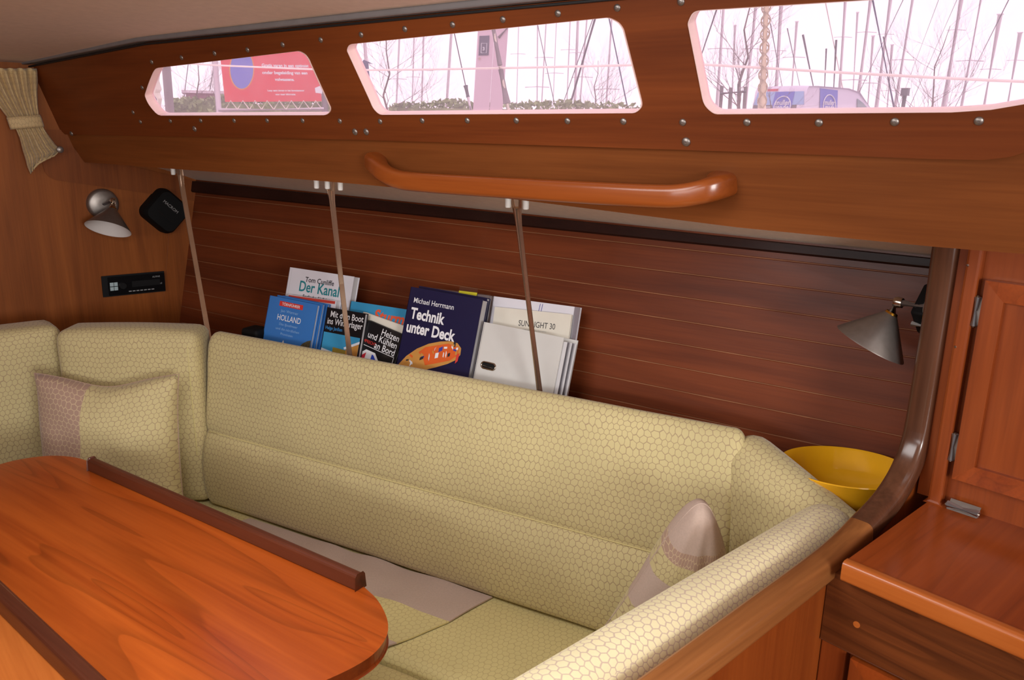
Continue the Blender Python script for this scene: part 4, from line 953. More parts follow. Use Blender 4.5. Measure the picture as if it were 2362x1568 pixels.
T, at, u_, v_, n, W_, H_ = book('large_paperback', 'cyan book with red slanted title behind the black paperbacks', 0.149, (810, 694), (960, 717), 0.014, 'cyan_cover')
text('Sturm', at(0.38, 0.038), u_, v_*1.0+u_*0.18, 0.040, 'txt_orange', T, bold=0.03, sx=0.9)
fillp(T, at, [(0.42, 0.046), (0.68, 0.046), (0.68, 0.075), (0.42, 0.075)], 'txt_k', 'dark_block', n)
T, at, u_, v_, n, W_, H_ = book('cream_paperback', 'cream paperback peeping out above the tilted black one', 0.133, (838, 719), (932, 752), 0.012, 'paper2', 'paper')
text('Bobby Schenk', at(0.78, 0.026), u_, v_, 0.014, 'txt_k', T, align='RIGHT')
T, at, u_, v_, n, W_, H_ = book('paperback', 'black paperback with a red and blue octagon, standing tilted', 0.117, (850, 738), (930, 772), 0.011, 'black_cover')
for k, s_ in enumerate(('Heizen', 'und Kühlen', 'an Bord')): text(s_, at(0.95, 0.020+k*0.0170), u_, v_, 0.0215, 'txt_w', T, align='RIGHT', sx=0.88, bold=0.006)
text('IMPRECHT', at(0.02, 0.050), u_, v_, 0.0105, 'txt_red', T, sx=0.8, bold=0.004)
fillp(T, at, [(-0.0, 0.056), (0.96, 0.056), (0.96, 0.0572), (0.0, 0.0572)], 'txt_w', 'rule', n)
fillp(T, at, [(0.95, 0.056), (0.96, 0.056), (0.96, 0.12), (0.95, 0.12)], 'txt_w', 'rule', n)
oc = [(math.cos(math.radians(22.5+45*k)), math.sin(math.radians(22.5+45*k))) for k in range(8)]
fillp(T, at, [(0.32+a*0.34, 0.096+b*0.034) for a, b in oc], 'txt_w', 'octagon', n)
fillp(T, at, [(0.32+a*0.27, 0.096+b*0.027) for a, b in oc if a < 0.2] + [], 'crimson', 'octagon_left', n, 0.0006)
fillp(T, at, [(0.38, 0.070), (0.43, 0.071), (0.57, 0.085), (0.57, 0.107), (0.43, 0.121), (0.38, 0.122)], 'blue_print', 'octagon_right', n, 0.0007)
# navy technical book with the boat drawing
T, at, u_, v_, n, W_, H_ = book('hardcover_book', 'large navy book with white title over a cutaway boat drawing', 0.096, (948, 661), (1114, 691), 0.026, 'navy_cover')
text('Michael Herrmann', at(0.075, 0.033), u_, v_, 0.0165, 'txt_w', T, sx=0.86, bold=0.004)
text('Technik', at(0.07, 0.068), u_, v_, 0.034, 'txt_w', T, sx=0.80, bold=0.03)
text('unter Deck', at(0.045, 0.099), u_, v_, 0.034, 'txt_w', T, sx=0.80, bold=0.03)
def ell(pts): return pts
fillp(T, at, [(0.0, 0.182), (0.12, 0.152), (0.25, 0.131), (0.4, 0.115), (0.55, 0.105), (0.68, 0.100), (0.78, 0.101), (0.84, 0.110), (0.845, 0.124), (0.80, 0.137), (0.70, 0.149), (0.55, 0.162), (0.38, 0.175), (0.2, 0.188), (0.05, 0.195)], 'ochre', 'printed_hull', n)
fillp(T, at, [(0.28, 0.138), (0.36, 0.124), (0.66, 0.106), (0.81, 0.109), (0.815, 0.126), (0.72, 0.141), (0.55, 0.153), (0.40, 0.163), (0.36, 0.15)], 'boat_orange', 'printed_cabin', n, 0.0005)
rb2 = random.Random(5)
for k in range(26):
    x = 0.10+0.70*rb2.random(); ymid = 0.178-0.068*(x/0.75)**0.8+0.006; y = ymid+rb2.uniform(-0.012, 0.010); w2 = rb2.uniform(0.012, 0.05); h2 = rb2.uniform(0.003, 0.012); a2 = rb2.uniform(-0.5, 0.5)
    mm = ('txt_w', 'txt_k', 'ochre', 'greywhite', 'txt_w', 'boat_orange', 'ochre', 'txt_navy')[k % 8]
    fillp(T, at, [(x-w2/2, y-h2/2+a2*0.006), (x+w2/2, y-h2/2-a2*0.006), (x+w2/2, y+h2/2-a2*0.006), (x-w2/2, y+h2/2+a2*0.006)], mm, 'printed_fitting', n, 0.0008+k*0.00002)
fillp(T, at, [(0.80, 0.127), (0.835, 0.120), (0.83, 0.138), (0.80, 0.145)], 'txt_red', 'printed_flag', n, 0.0016)
book('hardcover_book', 'white and navy hardcover book directly behind the large navy one', 0.126, (967, 659), (1124, 687), 0.016, 'navy_cover')
T, at, u_, v_, n, W_, H_ = book('plastic_folder', 'clear plastic folder with a yellow tab behind the navy book', 0.150, (984, 662), (1132, 680), 0.020, 'sleeve', 'paper', cat='folder')
fillp(T, at, [(0.52, -0.010), (0.80, -0.010), (0.80, 0.006), (0.52, 0.006)], 'sleeve', 'tab_sleeve', n, 0.001)
fillp(T, at, [(0.52, -0.001), (0.80, -0.001), (0.80, 0.006), (0.52, 0.006)], plain('tab_yellow', (206, 196, 40), 0.5), 'yellow_tab', n, 0.0014)
# white folders and the binder
T, at, u_, v_, n, W_, H_ = book('document_sleeve', 'large clear document sleeve with white papers behind the binder', 0.150, (1139, 683), (1338, 709), 0.010, 'white_cover', 'paper', cat='folder')
mk('plastic_edge', box(at(0.945, H_, 0.0006), u_, v_, n, 0.012, H_, 0.0012), 'sleeve', T)
for fx in (0.555, 0.582): fillp(T, at, [(fx, 0.003), (fx+0.006, 0.003), (fx-0.004, 0.026), (fx-0.010, 0.026)], 'txt_navy', 'pen_mark', n)
text('Samstag 9. 2008 Gr. 280/314', at(0.14, 0.027), u_, v_, 0.0055, 'txt_navy', T, bold=0.01)
T, at, u_, v_, n, W_, H_ = book('manual', 'off white boat manual with serif title between binder and sleeve', 0.140, (1142, 708), (1318, 726), 0.006, 'paper2', 'paper', pages=False)
text('SUN LIGHT 30', at(0.34, 0.034), u_, v_, 0.0175, 'txt_k', T, sx=0.78)
for k, s_ in enumerate(('Cabin Sailing Yachts Description', 'Technical Changes and Equipment, Small Series', 'Bord Nr.')): text(s_, at(0.56, 0.042+k*0.006), u_, v_, 0.0042, 'print_grey', T, align='CENTER')
T, at, u_, v_, n, W_, H_ = book('ring_binder', 'white ring binder with an oval metal grip hole in front of the manual', 0.100, (1117, 743), (1300, 779), 0.0025, 'binder', pages=False, cat='binder')
o = at(0, H_)
mk('back_cover', box(o-n*0.034+v_*0.0, u_, v_, n, W_*1.10, H_*1.0, 0.0025), 'binder', T)
mk('spine', box(o-n*0.034, u_, v_, n, 0.0025, H_, 0.034), 'binder', T)
for k in range(5):
    mk('sleeve', box(o-n*(0.006+k*0.0055)+u_*0.02+v_*0.004, u_, v_, n, W_*(0.99+0.015*k)-0.01, H_*0.985-0.008, 0.0016), 'sleeve' if k % 2 else 'paper', T)
cx = at(0.16, 0.088)
def oval(w_, h_, nn=24):
    pts = []
    for k in range(nn):
        a = 2*math.pi*k/nn; x = math.cos(a); y = math.sin(a); pts.append((math.copysign((w_-h_)/2, x)+x*h_/2 if abs(x) > 1e-6 else 0, y*h_/2))
    return pts
ov = oval(0.034, 0.014)
grip = mk('grip_ring', tube([cx+u_*x+v_*y+n*0.0005 for x, y in ov]+[cx+u_*ov[0][0]+v_*ov[0][1]+n*0.0005], 0.0018, 8), 'steel', T, smooth=True)
mk('grip_hole', ([cx+u_*x+v_*y+n*0.0006 for x, y in ov], [tuple(range(len(ov)))]), 'black', grip)
mk('lever', tube([cx-u_*0.012+n*0.001-v_*0.001, cx+u_*0.012+n*0.001-v_*0.003], 0.0022, 8), 'steel', grip, smooth=True)
# black pouch left of the pilot books
q0 = onp(590, 764, *bplane(0.10))
pz = V((q0.x, q0.y, sz))
mk('black_pouch', cushion(pz+V((0, 0, (q0.z+0.010-sz)/2)), D, NO, (0, 0, 1), 0.055, 0.05, q0.z+0.010-sz, 0.008, (8, 6, 8)), 'black_soft', smooth=True, label='small black pouch on the shelf beside the blue pilot books', cat='pouch', angle=60)
mk('black_case', cushion(V((onp(731, 795, *bplane(0.085)).x, onp(731, 795, *bplane(0.085)).y, sz+0.045))+NO*0.012, D, NO, (0, 0, 1), 0.022, 0.02, 0.09, 0.004, (6, 6, 8)), 'black_soft', smooth=True, label='slim black case between the pilot books and the black paperback', cat='case', angle=60)
# ================================================================== outside the windows
M['mast'] = plain('mast_alloy', (226, 212, 220), 0.5, 0.0); M['wire'] = plain('rigging_wire', (92, 84, 100), 0.5); M['navyrope'] = plain('navy_rope', (52, 56, 104), 0.7)
M['paleline'] = plain('pale_line', (226, 206, 200), 0.6); M['lifeline'] = plain('white_coated_wire', (240, 224, 216), 0.4)
M['banner_red'] = plain('banner_red', (226, 40, 60), 0.6, var=0.04, scale=3); M['banner_blue'] = plain('banner_blue', (110, 116, 204), 0.6); M['gold'] = plain('banner_gold', (226, 150, 60), 0.6)
M['tubewhite'] = plain('white_tube', (226, 214, 222), 0.5); M['greypost'] = plain('weathered_post', (128, 118, 122), 0.8, var=0.15); M['bark'] = plain('bark', (120, 98, 98), 0.9, var=0.15)
M['leaf'] = plain('hedge_leaf', (136, 150, 100), 0.8, var=0.3, scale=6); M['pillar'] = plain('pillar_paint', (214, 186, 198), 0.6, var=0.03); M['sign'] = plain('sign_slate', (70, 66, 92), 0.5)
M['vanblue'] = plain('van_pale_blue', (146, 178, 224), 0.35); M['vanwhite'] = plain('van_white', (222, 214, 232), 0.3); M['vanmid'] = plain('van_blue', (78, 92, 196), 0.35); M['vandark'] = plain('van_dark', (62, 60, 74), 0.35)
M['glass_dark'] = plain('van_glass', (118, 138, 146), 0.2); M['tyre'] = plain('tyre', (30, 30, 32), 0.8); M['red'] = plain('van_red', (214, 60, 84), 0.4); M['quay'] = plain('quay_paving', (150, 142, 138), 0.9, var=0.1, scale=2)
M['rope_y'] = plain('braided_rope', (232, 214, 182), 0.8, var=0.1, scale=500); M['rope_dark'] = plain('rope_tracer', (176, 150, 122), 0.8); M['maroon'] = plain('maroon_shed', (150, 96, 116), 0.7); M['deckw'] = plain('white_gelcoat', (226, 224, 222), 0.4); M['bluecloth'] = plain('blue_cloth', (60, 66, 110), 0.8, var=0.1, scale=40)
QZ = 0.62
mk('ground', prism([V((-90, 2.6, QZ)), V((60, 2.6, QZ)), V((60, 130, QZ)), V((-90, 130, QZ))], (0, 0, -0.3)), 'quay', kind='structure')
# own side deck with stanchions and the white lifeline
dk = []
for x in (-3.2, 1.2): dk.append(x)
def sideY(x): return hull_y(min(x, -0.3), 1.16)+0.07
mk('floor_side_deck', prism([V((-2.45, 0.86, 1.285)), V((0.2, 1.22, 1.285)), V((0.2, sideY(0.2)+0.1, 1.275)), V((-0.4, sideY(-0.4)+0.02, 1.275)), V((-2.45, sideY(-2.45)+0.05, 1.275))], (0, 0, -0.012)), 'deckw', kind='structure')
def onside(px, py): return onp(px, py, V((-2.45, 1.03, 0)), V((0.24, -1, 0)).normalized())
ll = [onside(*q) for q in ((330, 139), (430, 146), (510, 151), (725, 160), (790, 161.5), (832, 161.5), (1000, 160), (1200, 156), (1455, 150), (1535, 146), (1612, 148), (1900, 165), (2200, 181), (2362, 188), (2700, 200))]
mk('lifeline', tube(smooth_path(ll, 3), 0.0024, 8), 'lifeline', smooth=True, label='white lifeline wire stretched outside all three windows', cat='wire')
for px in (784, 1534):
    a = onside(px, 160); T = thing('stanchion', 'steel lifeline stanchion standing on the side deck between two windows', 'stanchion', (a.x, a.y, 1.28), 'lifeline stanchions')
    mk('post', tube([V((a.x, a.y, 1.28)), V((a.x, a.y, 1.86))], 0.012, 12), 'steel', T, smooth=True); mk('foot', lathe((a.x, a.y, 1.275), (0, 0, 1), [(0.03, 0), (0.03, 0.006), (0.014, 0.02)], 16), 'steel', T)
a, b = onside(1768, 2), onside(1757, 252); dr_ = (b-a)
rope = [a-dr_*0.35, a, b, b+dr_*0.02]
T = thing('hanging_rope', 'braided cream rope hanging outside the aft window', 'rope', b)
mk('core', tube([a-dr_*0.35, b+dr_*0.06], 0.0082, 14), 'rope_y', T, smooth=True)
u1, v1 = frame(dr_)
for k in range(8):
    sg = 1 if k % 2 else -1; pts = []
    for i in range(120):
        t = -0.35+1.41*i/119; an = sg*i*0.30+k*math.pi/4*2; pts.append(a+dr_*t+(u1*math.cos(an)+v1*math.sin(an))*0.0080)
    mk('strand', tube(pts, 0.0011, 5, False), 'rope_dark' if k < 4 else 'rope_y', T, smooth=True)
def line(name, p, q, dist, wpx, m, label, cat, group=None, ext=(0.5, 0.25), T=None):
    a, b = far(*p, dist), far(*q, dist); d = b-a; r = max(wpx, 1.2)/F*dist*0.5*1.15
    top_, bot = a-d*ext[0], b+d*ext[1]
    if ext[1]: bot = b+d*((b.z-QZ)/-d.z)
    return mk(name, tube([top_, bot], r, 8), m, smooth=True, label=label, cat=cat, group=group)
# shrouds of the own boat
sh_a, sh_b = onside(1138, 66), onside(1172, 253); d = sh_b-sh_a
T = thing('shroud', 'thick grey shroud with a dark turnbuckle outside the middle window', 'rigging', sh_b)
mk('wire', tube([sh_a-d*0.6, sh_b+d*0.2], 0.0042, 10), 'steel', T, smooth=True); mk('tube_cover', tube([sh_a-d*0.2, sh_a+d*0.45], 0.0058, 10), 'greypost', T, smooth=True); mk('turnbuckle', tube([sh_a+d*0.5, sh_a+d*0.92], [0.006, 0.0085], 10), 'greypost', T, smooth=True)
sa_, sb_ = onside(1054, 104), onside(1086, 254); d = sb_-sa_
T = thing('thin_shroud', 'thin shroud with a small dark shackle left of the pale pillar', 'rigging', sb_)
mk('wire', tube([sa_-d*0.8, sb_+d*0.2], 0.0016, 8), 'wire', T, smooth=True); mk('shackle', tube([sa_+d*0.62, sa_+d*0.80], [0.0055, 0.0045], 8), 'vandark', T, smooth=True); mk('end_fitting', tube([sa_+d*0.8, sb_+d*0.2], 0.0034, 8), 'tubewhite', T, smooth=True)
# masts of the boats beyond the quay
GM = 'masts of boats moored beyond the quay'
masts = [((1669, 20), (1653, 250), 8), ((1743, 20), (1721, 220), 9), ((1801, 24), (1791, 197), 11), ((1838, 51), (1827, 197), 5), ((1950, 0), (1937, 204), 9), ((1978, 30), (1969, 190), 4), ((2008, 0), (1981, 210), 10), ((2054, 0), (2022, 243), 10),
  ((2105, 0), (2066, 238), 9), ((2217, 0), (2178, 238), 13), ((2261, 7), (2219, 238), 7), ((2307, 34), (2271, 238), 8), ((2353, 76), (2326, 231), 7), ((2014, 84), (2005, 200), 5), ((2058, 104), (2048, 230), 5), ((1696, 60), (1688, 230), 4),
  ((921, 94), (914, 248), 4), ((955, 90), (951, 234), 3), ((977, 86), (973, 237), 4), ((1041, 79), (1032, 216), 6), ((1240, 58), (1239, 230), 3), ((1259, 65), (1250, 230), 3), ((1333, 50), (1326, 230), 7), ((1353, 54), (1338, 237), 4), ((1315, 54), (1308, 230), 3), ((1408, 90), (1398, 248), 5), ((1283, 60), (1276, 235), 2), ((1196, 70), (1192, 235), 2)]
for i, (p, q, wp) in enumerate(masts):
    dist = 38+6*((i*7) % 5); short = p[1] > 25 and p[0] > 1600
    a, b = far(*p, dist), far(*q, dist); d = b-a; d = d/abs(d.z); r = wp/F*dist*0.5*1.1
    top_ = a if short else a-d*3.2; bot = b+d*(b.z-QZ)
    win = 'aft' if p[0] > 1560 else 'middle'; kind_ = 'thick' if wp >= 8 else ('slim' if wp >= 5 else 'very thin'); ends = ' with visible top' if short else ''
    T = thing('sailboat_mast', '%s pale mast%s beyond the quay, seen through the %s window' % (kind_, ends, win), 'mast', bot, '%s masts%s in the %s window' % (kind_, ends, win))
    mk('spar', tube([top_, bot], r, 8), 'mast', T, smooth=True)
    c = a+d*(1.6+0.5*(i % 3)); mk('spreader', tube([c-RT*0.55-V((0, 0, 0.03)), c, c+RT*0.55-V((0, 0, 0.03))], 0.022, 6), 'mast', T)
    mk('masthead', cbox(top_+V((0, 0, 0.02)), r*2.4, r*1.2, 0.05), 'mast', T)
GW = 'rigging wires beyond the quay'
for p, q, wp, m in (((1852, 80), (1876, 199), 4, 'wire'), ((1906, 112), (1902, 200), 3, 'wire'), ((1929, 92), (1923, 204), 4, 'wire'), ((1777, 54), (1804, 199), 2, 'wire'), ((1816, 65), (1845, 199), 2, 'wire')):
    line('furled_stay', p, q, 33, wp, m, 'dark furled forestay rising behind the van', 'rigging', 'dark stays behind the van', (0.0, 0.5))
for p, q, wp in (((2083, 0), (1988, 200), 2), ((2207, 0), (2100, 243), 1.5), ((2290, 73), (2205, 243), 2), ((1241, 61), (1277, 230), 2), ((1360, 65), (1300, 235), 2), ((433, 157), (425, 220), 1.5), ((495, 139), (484, 210), 1.5), ((2165, 0), (2120, 120), 1.2), ((2050, 140), (2075, 250), 2.5)):
    line('rigging_wire', p, q, 34, wp, 'wire', 'thin dark rigging wire seen against the white sky', 'rigging', GW)
line('navy_backstay', (2013, 0), (2061, 243), 22, 5, 'navyrope', 'thick navy stay crossing the aft window', 'rigging')
line('furled_sail', (1372, 45), (1330, 190), 24, 5, 'wire', 'dark furled sail slanting right of the middle of the window', 'rigging')
line('blue_stay', (1405, 43), (1446, 241), 22, 3.5, 'navyrope', 'blue stay near the aft end of the middle window', 'rigging')
line('dark_lashing', (1653, 22), (1616, 132), 15, 3.5, 'wire', 'short dark lashing in the forward corner of the aft window', 'rigging')
line('pale_stay', (1903, 0), (1944, 204), 33, 3, 'paleline', 'pale stay slanting across the aft window', 'rigging')
# bare trees
def tree(name, label, base_px, top_px, dist, spread, seed, depth=5, thick=1.0, group=None, m='bark'):
    rnd = random.Random(seed); a = far(*base_px, dist); a = V((a.x, a.y, QZ)); t = far(*top_px, dist); H_ = t.z-QZ
    tr = thing(name, label, 'tree', a, group); geo = [[], []]
    def add(p, q, r0, r1, dst):
        g_ = tube([p, q], [r0, r1], 5, False); k = len(dst[0]); dst[0] += g_[0]; dst[1] += [tuple(i+k for i in f) for f in g_[1]]
    trunk = [[], []]; n_ = 7; pts = [a+(t-a)*0+V((0, 0, H_))*(i/n_)+(RT*(t-a).dot(RT))*(i/n_)+V((rnd.uniform(-1, 1), rnd.uniform(-1, 1), 0))*0.03*H_*(i > 0) for i in range(n_+1)]
    rads = [0.014*H_*thick*(1-0.82*i/n_) for i in range(n_+1)]
    for i in range(n_): add(pts[i], pts[i+1], rads[i], rads[i+1], trunk)
    def br(p, d, L, r, lv):
        seg = 3; q = p
        for s in range(seg):
            d = (d+V((rnd.uniform(-1, 1), rnd.uniform(-1, 1), rnd.uniform(-0.4, 0.9)))*0.22).normalized(); q2 = q+d*L/seg; add(q, q2, r*(1-s*0.22), r*(1-(s+1)*0.22), geo); q = q2
            if lv > 0:
                for _ in range(2 if s else 1): br(q, (d+V((rnd.uniform(-1, 1), rnd.uniform(-1, 1), rnd.uniform(-0.3, 1)))*0.85).normalized(), L*rnd.uniform(0.42, 0.66), r*0.45, lv-1)
    for i in range(2, n_+1):
        for k in range(3):
            an = rnd.uniform(0, 6.28); br(pts[i].lerp(pts[i-1], rnd.random()), V((math.cos(an), math.sin(an), 0.55)).normalized(), spread*H_*rnd.uniform(0.22, 0.36)*(1.15-0.45*i/n_), rads[i]*0.42, depth-3)
    mk('trunk', trunk, m, tr, smooth=True); mk('branches', geo, m, tr, kind='stuff')
tree('bare_tree', 'bare leafless tree behind the hedge seen through the forward window', (455, 235), (452, 120), 22, 1.2, 3, 6)
tree('bare_tree', 'tall bare tree with a support bar at the forward end of the middle window', (882, 262), (893, 20), 17, 1.0, 5, 6, 0.8)
tree('bare_tree', 'small bare tree near the aft end of the middle window', (1367, 250), (1378, 140), 24, 1.3, 9, 6)
tree('bare_tree', 'tall bare tree tied to stakes beside the hanging rope', (1695, 250), (1742, -60), 18, 1.05, 11, 6, 0.85)
tree('bare_tree', 'bare tree right of the van with branches swept to one side', (2133, 245), (2190, 60), 20, 1.25, 21, 6, 0.85)
tree('bare_shrub', 'reddish bare shrub behind the hedge in the middle window', (982, 250), (985, 186), 26, 1.9, 14, 5, 0.6)
for px, h in ((1663, 198), (1684, 202), (1718, 200)):
    a = far(px, 250, 18); t = far(px+2, h, 18); mk('tree_stake', tube([V((a.x, a.y, QZ)), t], 0.04, 8), 'greypost', smooth=True, label='wooden stake supporting the tall tree beside the hanging rope', cat='stake', group='tree stakes')
mk('stake_bar', tube([far(1661, 216, 17.9), far(1720, 211, 17.9)], 0.03, 8), 'wire', smooth=True, label='dark crossbar tied between the tree stakes', cat='bar')
# hedges
def hedge(label, pxs, dist, h, seed):
    rnd = random.Random(seed); vv = []; ff = []
    for k in range(2600):
        t = rnd.random(); i = min(int(t*(len(pxs)-1)), len(pxs)-2); f = t*(len(pxs)-1)-i; x = pxs[i][0]+(pxs[i+1][0]-pxs[i][0])*f; ytop = pxs[i][1]+(pxs[i+1][1]-pxs[i][1])*f
        p = far(x, ytop, dist+rnd.uniform(0, 0.9)); zt_ = p.z+0.10*mnoise.noise(V((x*0.05, seed, 0))); z = QZ+(zt_-QZ)*(1-rnd.random()**2*0.8); p = V((p.x, p.y, z+rnd.uniform(-0.05, 0.05)))
        u1 = V((rnd.uniform(-1, 1), rnd.uniform(-1, 1), rnd.uniform(-1, 1))).normalized(); v1 = u1.cross(V((rnd.uniform(-1, 1), rnd.uniform(-1, 1), rnd.uniform(-1, 1)))).normalized(); s = rnd.uniform(0.04, 0.10)
        b_ = len(vv); vv += [p-u1*s, p+v1*s*0.5, p+u1*s, p-v1*s*0.5]; ff.append((b_, b_+1, b_+2, b_+3))
    a, b = far(pxs[0][0], 250, dist+0.45), far(pxs[-1][0], 250, dist+0.45)
    T = thing('hedge', label, 'hedge', V((a.x, a.y, QZ)))
    mk('foliage', (vv, ff), 'leaf', T, kind='stuff'); 
    zc = far((pxs[0][0]+pxs[-1][0])/2, pxs[len(pxs)//2][1], dist).z-0.12
    dd_ = (b-a); dd_.z = 0; nn_ = V((-dd_.y, dd_.x, 0)).normalized()
    mk('core', box(V((a.x, a.y, QZ))-nn_*0.25, dd_.normalized(), nn_, (0, 0, 1), dd_.length, 0.5, max(0.1, zc-QZ)), 'leaf', T)
hedge('green hedge behind the red banner', [(385, 238), (430, 232), (520, 226), (640, 228), (760, 232)], 19, 1, 4)
hedge('green hedge along the quay in the middle window', [(900, 246), (950, 240), (1040, 234), (1090, 240), (1200, 240), (1280, 236), (1360, 240), (1500, 246)], 20, 1, 6)
# pale power pillar with a dark sign
T = None
pa, pb = far(1091, 256, 9.5), far(1159, 256, 9.5); u1 = (pb-pa); u1.z = 0; wpl = u1.length; u1.normalize(); n1 = V((u1.y, -u1.x, 0))
T = thing('pillar', 'pale pink service pillar with a dark sign outside the middle window', 'pillar', V((pa.x, pa.y, QZ)))
pt_ = far(1104, 40, 9.5)
lean_ = u1*((pt_-pa).dot(u1)/(pt_.z-pa.z)); hh = pt_.z-QZ+0.5
bs = V((pa.x, pa.y, QZ))-lean_*(pa.z-QZ)
bb = [bs, bs+u1*wpl*0.55, bs+u1*wpl*0.55-n1*0.25, bs-n1*0.25]; mk('shaft', prism(bb, (V((0, 0, 1))+lean_)*hh), 'pillar', T, bevel=0.008)
bb = [bs+u1*wpl*0.56, bs+u1*wpl*1.0, bs+u1*wpl*1.0-n1*0.24, bs+u1*wpl*0.56-n1*0.24]; mk('side_duct', prism(bb, (V((0, 0, 1))+lean_)*hh), 'pillar', T, bevel=0.01)
upv_ = (V((0, 0, 1))+lean_).normalized(); PL = lambda x, y: onp(x, y, bs+n1*0.004, n1)
mk('sign', prism([PL(1104, 128), PL(1127, 127.5), PL(1129, 82), PL(1106, 83)], n1*0.006), 'sign', T)
s_c = PL(1115.5, 113)+n1*0.008
mk('sign_frame', tube([PL(1109.5, 122)+n1*0.008, PL(1122, 122)+n1*0.008, PL(1123, 100)+n1*0.008, PL(1110.5, 100)+n1*0.008, PL(1109.5, 122)+n1*0.008], 0.003, 5), 'txt_w', T)
text('3', s_c-upv_*0.015, u1, upv_, 0.05, 'txt_w', T, 'sign_number', 'CENTER', 0.02, lift=0.001)
mk('badge', lathe(PL(1106, 135), n1, [(0.014, 0), (0.014, 0.004), (0, 0.004)], 14), 'mauve', T)
mk('arm', tube([PL(1180, 52), PL(1150, 87)], 0.016, 8), 'greypost', T, smooth=True)
# red banner on its white frame
bl, br_ = far(519, 235, 13), far(742, 233.5, 13.4); u1 = (br_-bl).normalized(); wB = (br_-bl).length; nb = V((u1.y, -u1.x, 0)).normalized(); vB = nb.cross(u1).normalized()
if vB.z < 0: vB = -vB; 
if nb.dot(C-bl) < 0: nb = -nb
T = thing('banner', 'red banner with white Dutch lettering laced into a white frame', 'banner', V((bl.x, bl.y, QZ)))
hB = 1.35
mk('sheet', box(bl, u1, vB, nb, wB, hB, 0.006), 'banner_red', T)
BP = lambda x, y: onp(x, y, bl+nb*0.008, nb)
for s_, x, y, wpx, hpx in (('Gratis varen in een optimist', 658.5, 154.5, 108, 9.4), ('onder begeleiding van een', 658, 171, 104, 9.4), ('volwassene.', 657, 186.4, 45, 9.4), ('Loop eens binnen in het havenkantoor', 660, 210.6, 85, 5.6), ('voor meer informatie.', 659, 219.4, 47, 5.6)):
    size = (BP(x, y)-BP(x, y-hpx)).length*1.05; o_ = text(s_, BP(x, y), u1, vB, size, 'txt_w', T, 'lettering', 'CENTER', 0.032)
    w0 = max((V(q.co)).dot(u1) for q in o_.data.vertices)-min((V(q.co)).dot(u1) for q in o_.data.vertices)
    k = (BP(x+wpx/2, y)-BP(x-wpx/2, y)).length/w0; c0 = BP(x, y)-parent_loc(T)
    for q in o_.data.vertices: q.co = q.co+u1*((q.co-c0).dot(u1)*(k-1))
def ovalB(cx_, cy_, rx_, ry_, nn=28): return [BP(cx_+rx_*math.cos(2*math.pi*k/nn), cy_+ry_*math.sin(2*math.pi*k/nn)) for k in range(nn)]
mk('printed_oval_rim', (ovalB(557.5, 160, 29, 47), [tuple(range(28))]), 'gold', T); mk('printed_oval', ([p+nb*0.003 for p in ovalB(557.5, 160, 26.5, 44.5)], [tuple(range(28))]), 'banner_blue', T)
mk('printed_dinghy', ([BP(*q) for q in ((726, 203), (740, 197), (744, 206), (743, 216), (728, 214))], [(0, 1, 2, 3, 4)]), 'txt_w', T)
fp = far(505, 257, 13.02)
fr_ = mk('frame_post', tube([V((fp.x, fp.y, QZ)), V((fp.x, fp.y, bl.z+hB+0.15))], 0.042, 10), 'tubewhite', T, smooth=True)
fq = far(750, 252, 13.45); mk('frame_post', tube([V((fq.x, fq.y, QZ)), V((fq.x, fq.y, bl.z+hB+0.15))], 0.05, 10), 'greypost', T, smooth=True)
ra, rb_ = far(503, 254, 13.02), far(746, 251.5, 13.42); mk('frame_rail', tube([ra, rb_], 0.03, 10), 'tubewhite', T, smooth=True)
for k in range(8):
    x = 520+k*28; mk('lacing', tube([BP(x, 252), BP(x+12, 232), BP(x+27, 252)], 0.008, 6), 'lifeline', T)
mk('frame_rail', tube([V((fp.x, fp.y, bl.z+hB+0.1)), V((fq.x, fq.y, bl.z+hB+0.1))], 0.03, 10), 'tubewhite', T, smooth=True)
# boat shed behind, blue cloth and post at the forward end
a = far(428, 214, 26); b = far(510, 214, 26); u1 = b-a; u1.z = 0; L_ = u1.length; u1.normalize(); n1 = V((u1.y, -u1.x, 0))
T = thing('shed', 'low maroon shed with a pale roof behind the hedge', 'shed', V((a.x, a.y, QZ)))
mk('shed_wall', box(V((a.x, a.y, QZ)), u1, -n1, (0, 0, 1), L_, 1.6, a.z-QZ), 'maroon', T); mk('roof', box(V((a.x, a.y, a.z))-u1*0.1+n1*0.1, u1, -n1, (0, 0, 1), L_+0.2, 1.8, 0.07), 'mast', T, bevel=0.01)
a = onside(392, 258); t = onside(383, 150)
mk('grey_post', tube([V((a.x, a.y, 1.28)), a, t, t+(t-a)*0.6], 0.0135, 12), 'greypost', smooth=True, label='weathered grey post at the forward end of the forward window', cat='post')
def onside2(px, py): return onp(px, py, V((-2.45, 1.11, 0)), V((0.24, -1, 0)).normalized())
hq = [onside2(*q) for q in ((300, 262), (374, 262), (364, 235), (358, 200), (361, 178), (366, 150), (366, 120), (300, 120))]
T = thing('spray_cloth', 'dark blue cloth with a frayed cream edge at the forward window corner', 'cloth', hq[0])
mk('cloth', prism(hq, (0, 0.006, 0)), 'bluecloth', T)
mk('frayed_edge', tube([onside2(*q) for q in ((364, 120), (367, 160), (362, 185), (364, 205), (361, 215), (368, 228), (366, 250), (374, 262))], [0.006, 0.005, 0.008, 0.013, 0.012, 0.009, 0.006, 0.010], 8), 'paper2', T, smooth=True)
fa_ = far(846, 180, 30); 
T = thing('flag', 'small dark blue flag flying beside the tall bare tree', 'flag', far(844, 185, 16))
mk('flagstaff', tube([far(839, 60, 16), far(852, 262, 16)], 0.035, 8), 'mast', T, smooth=True)
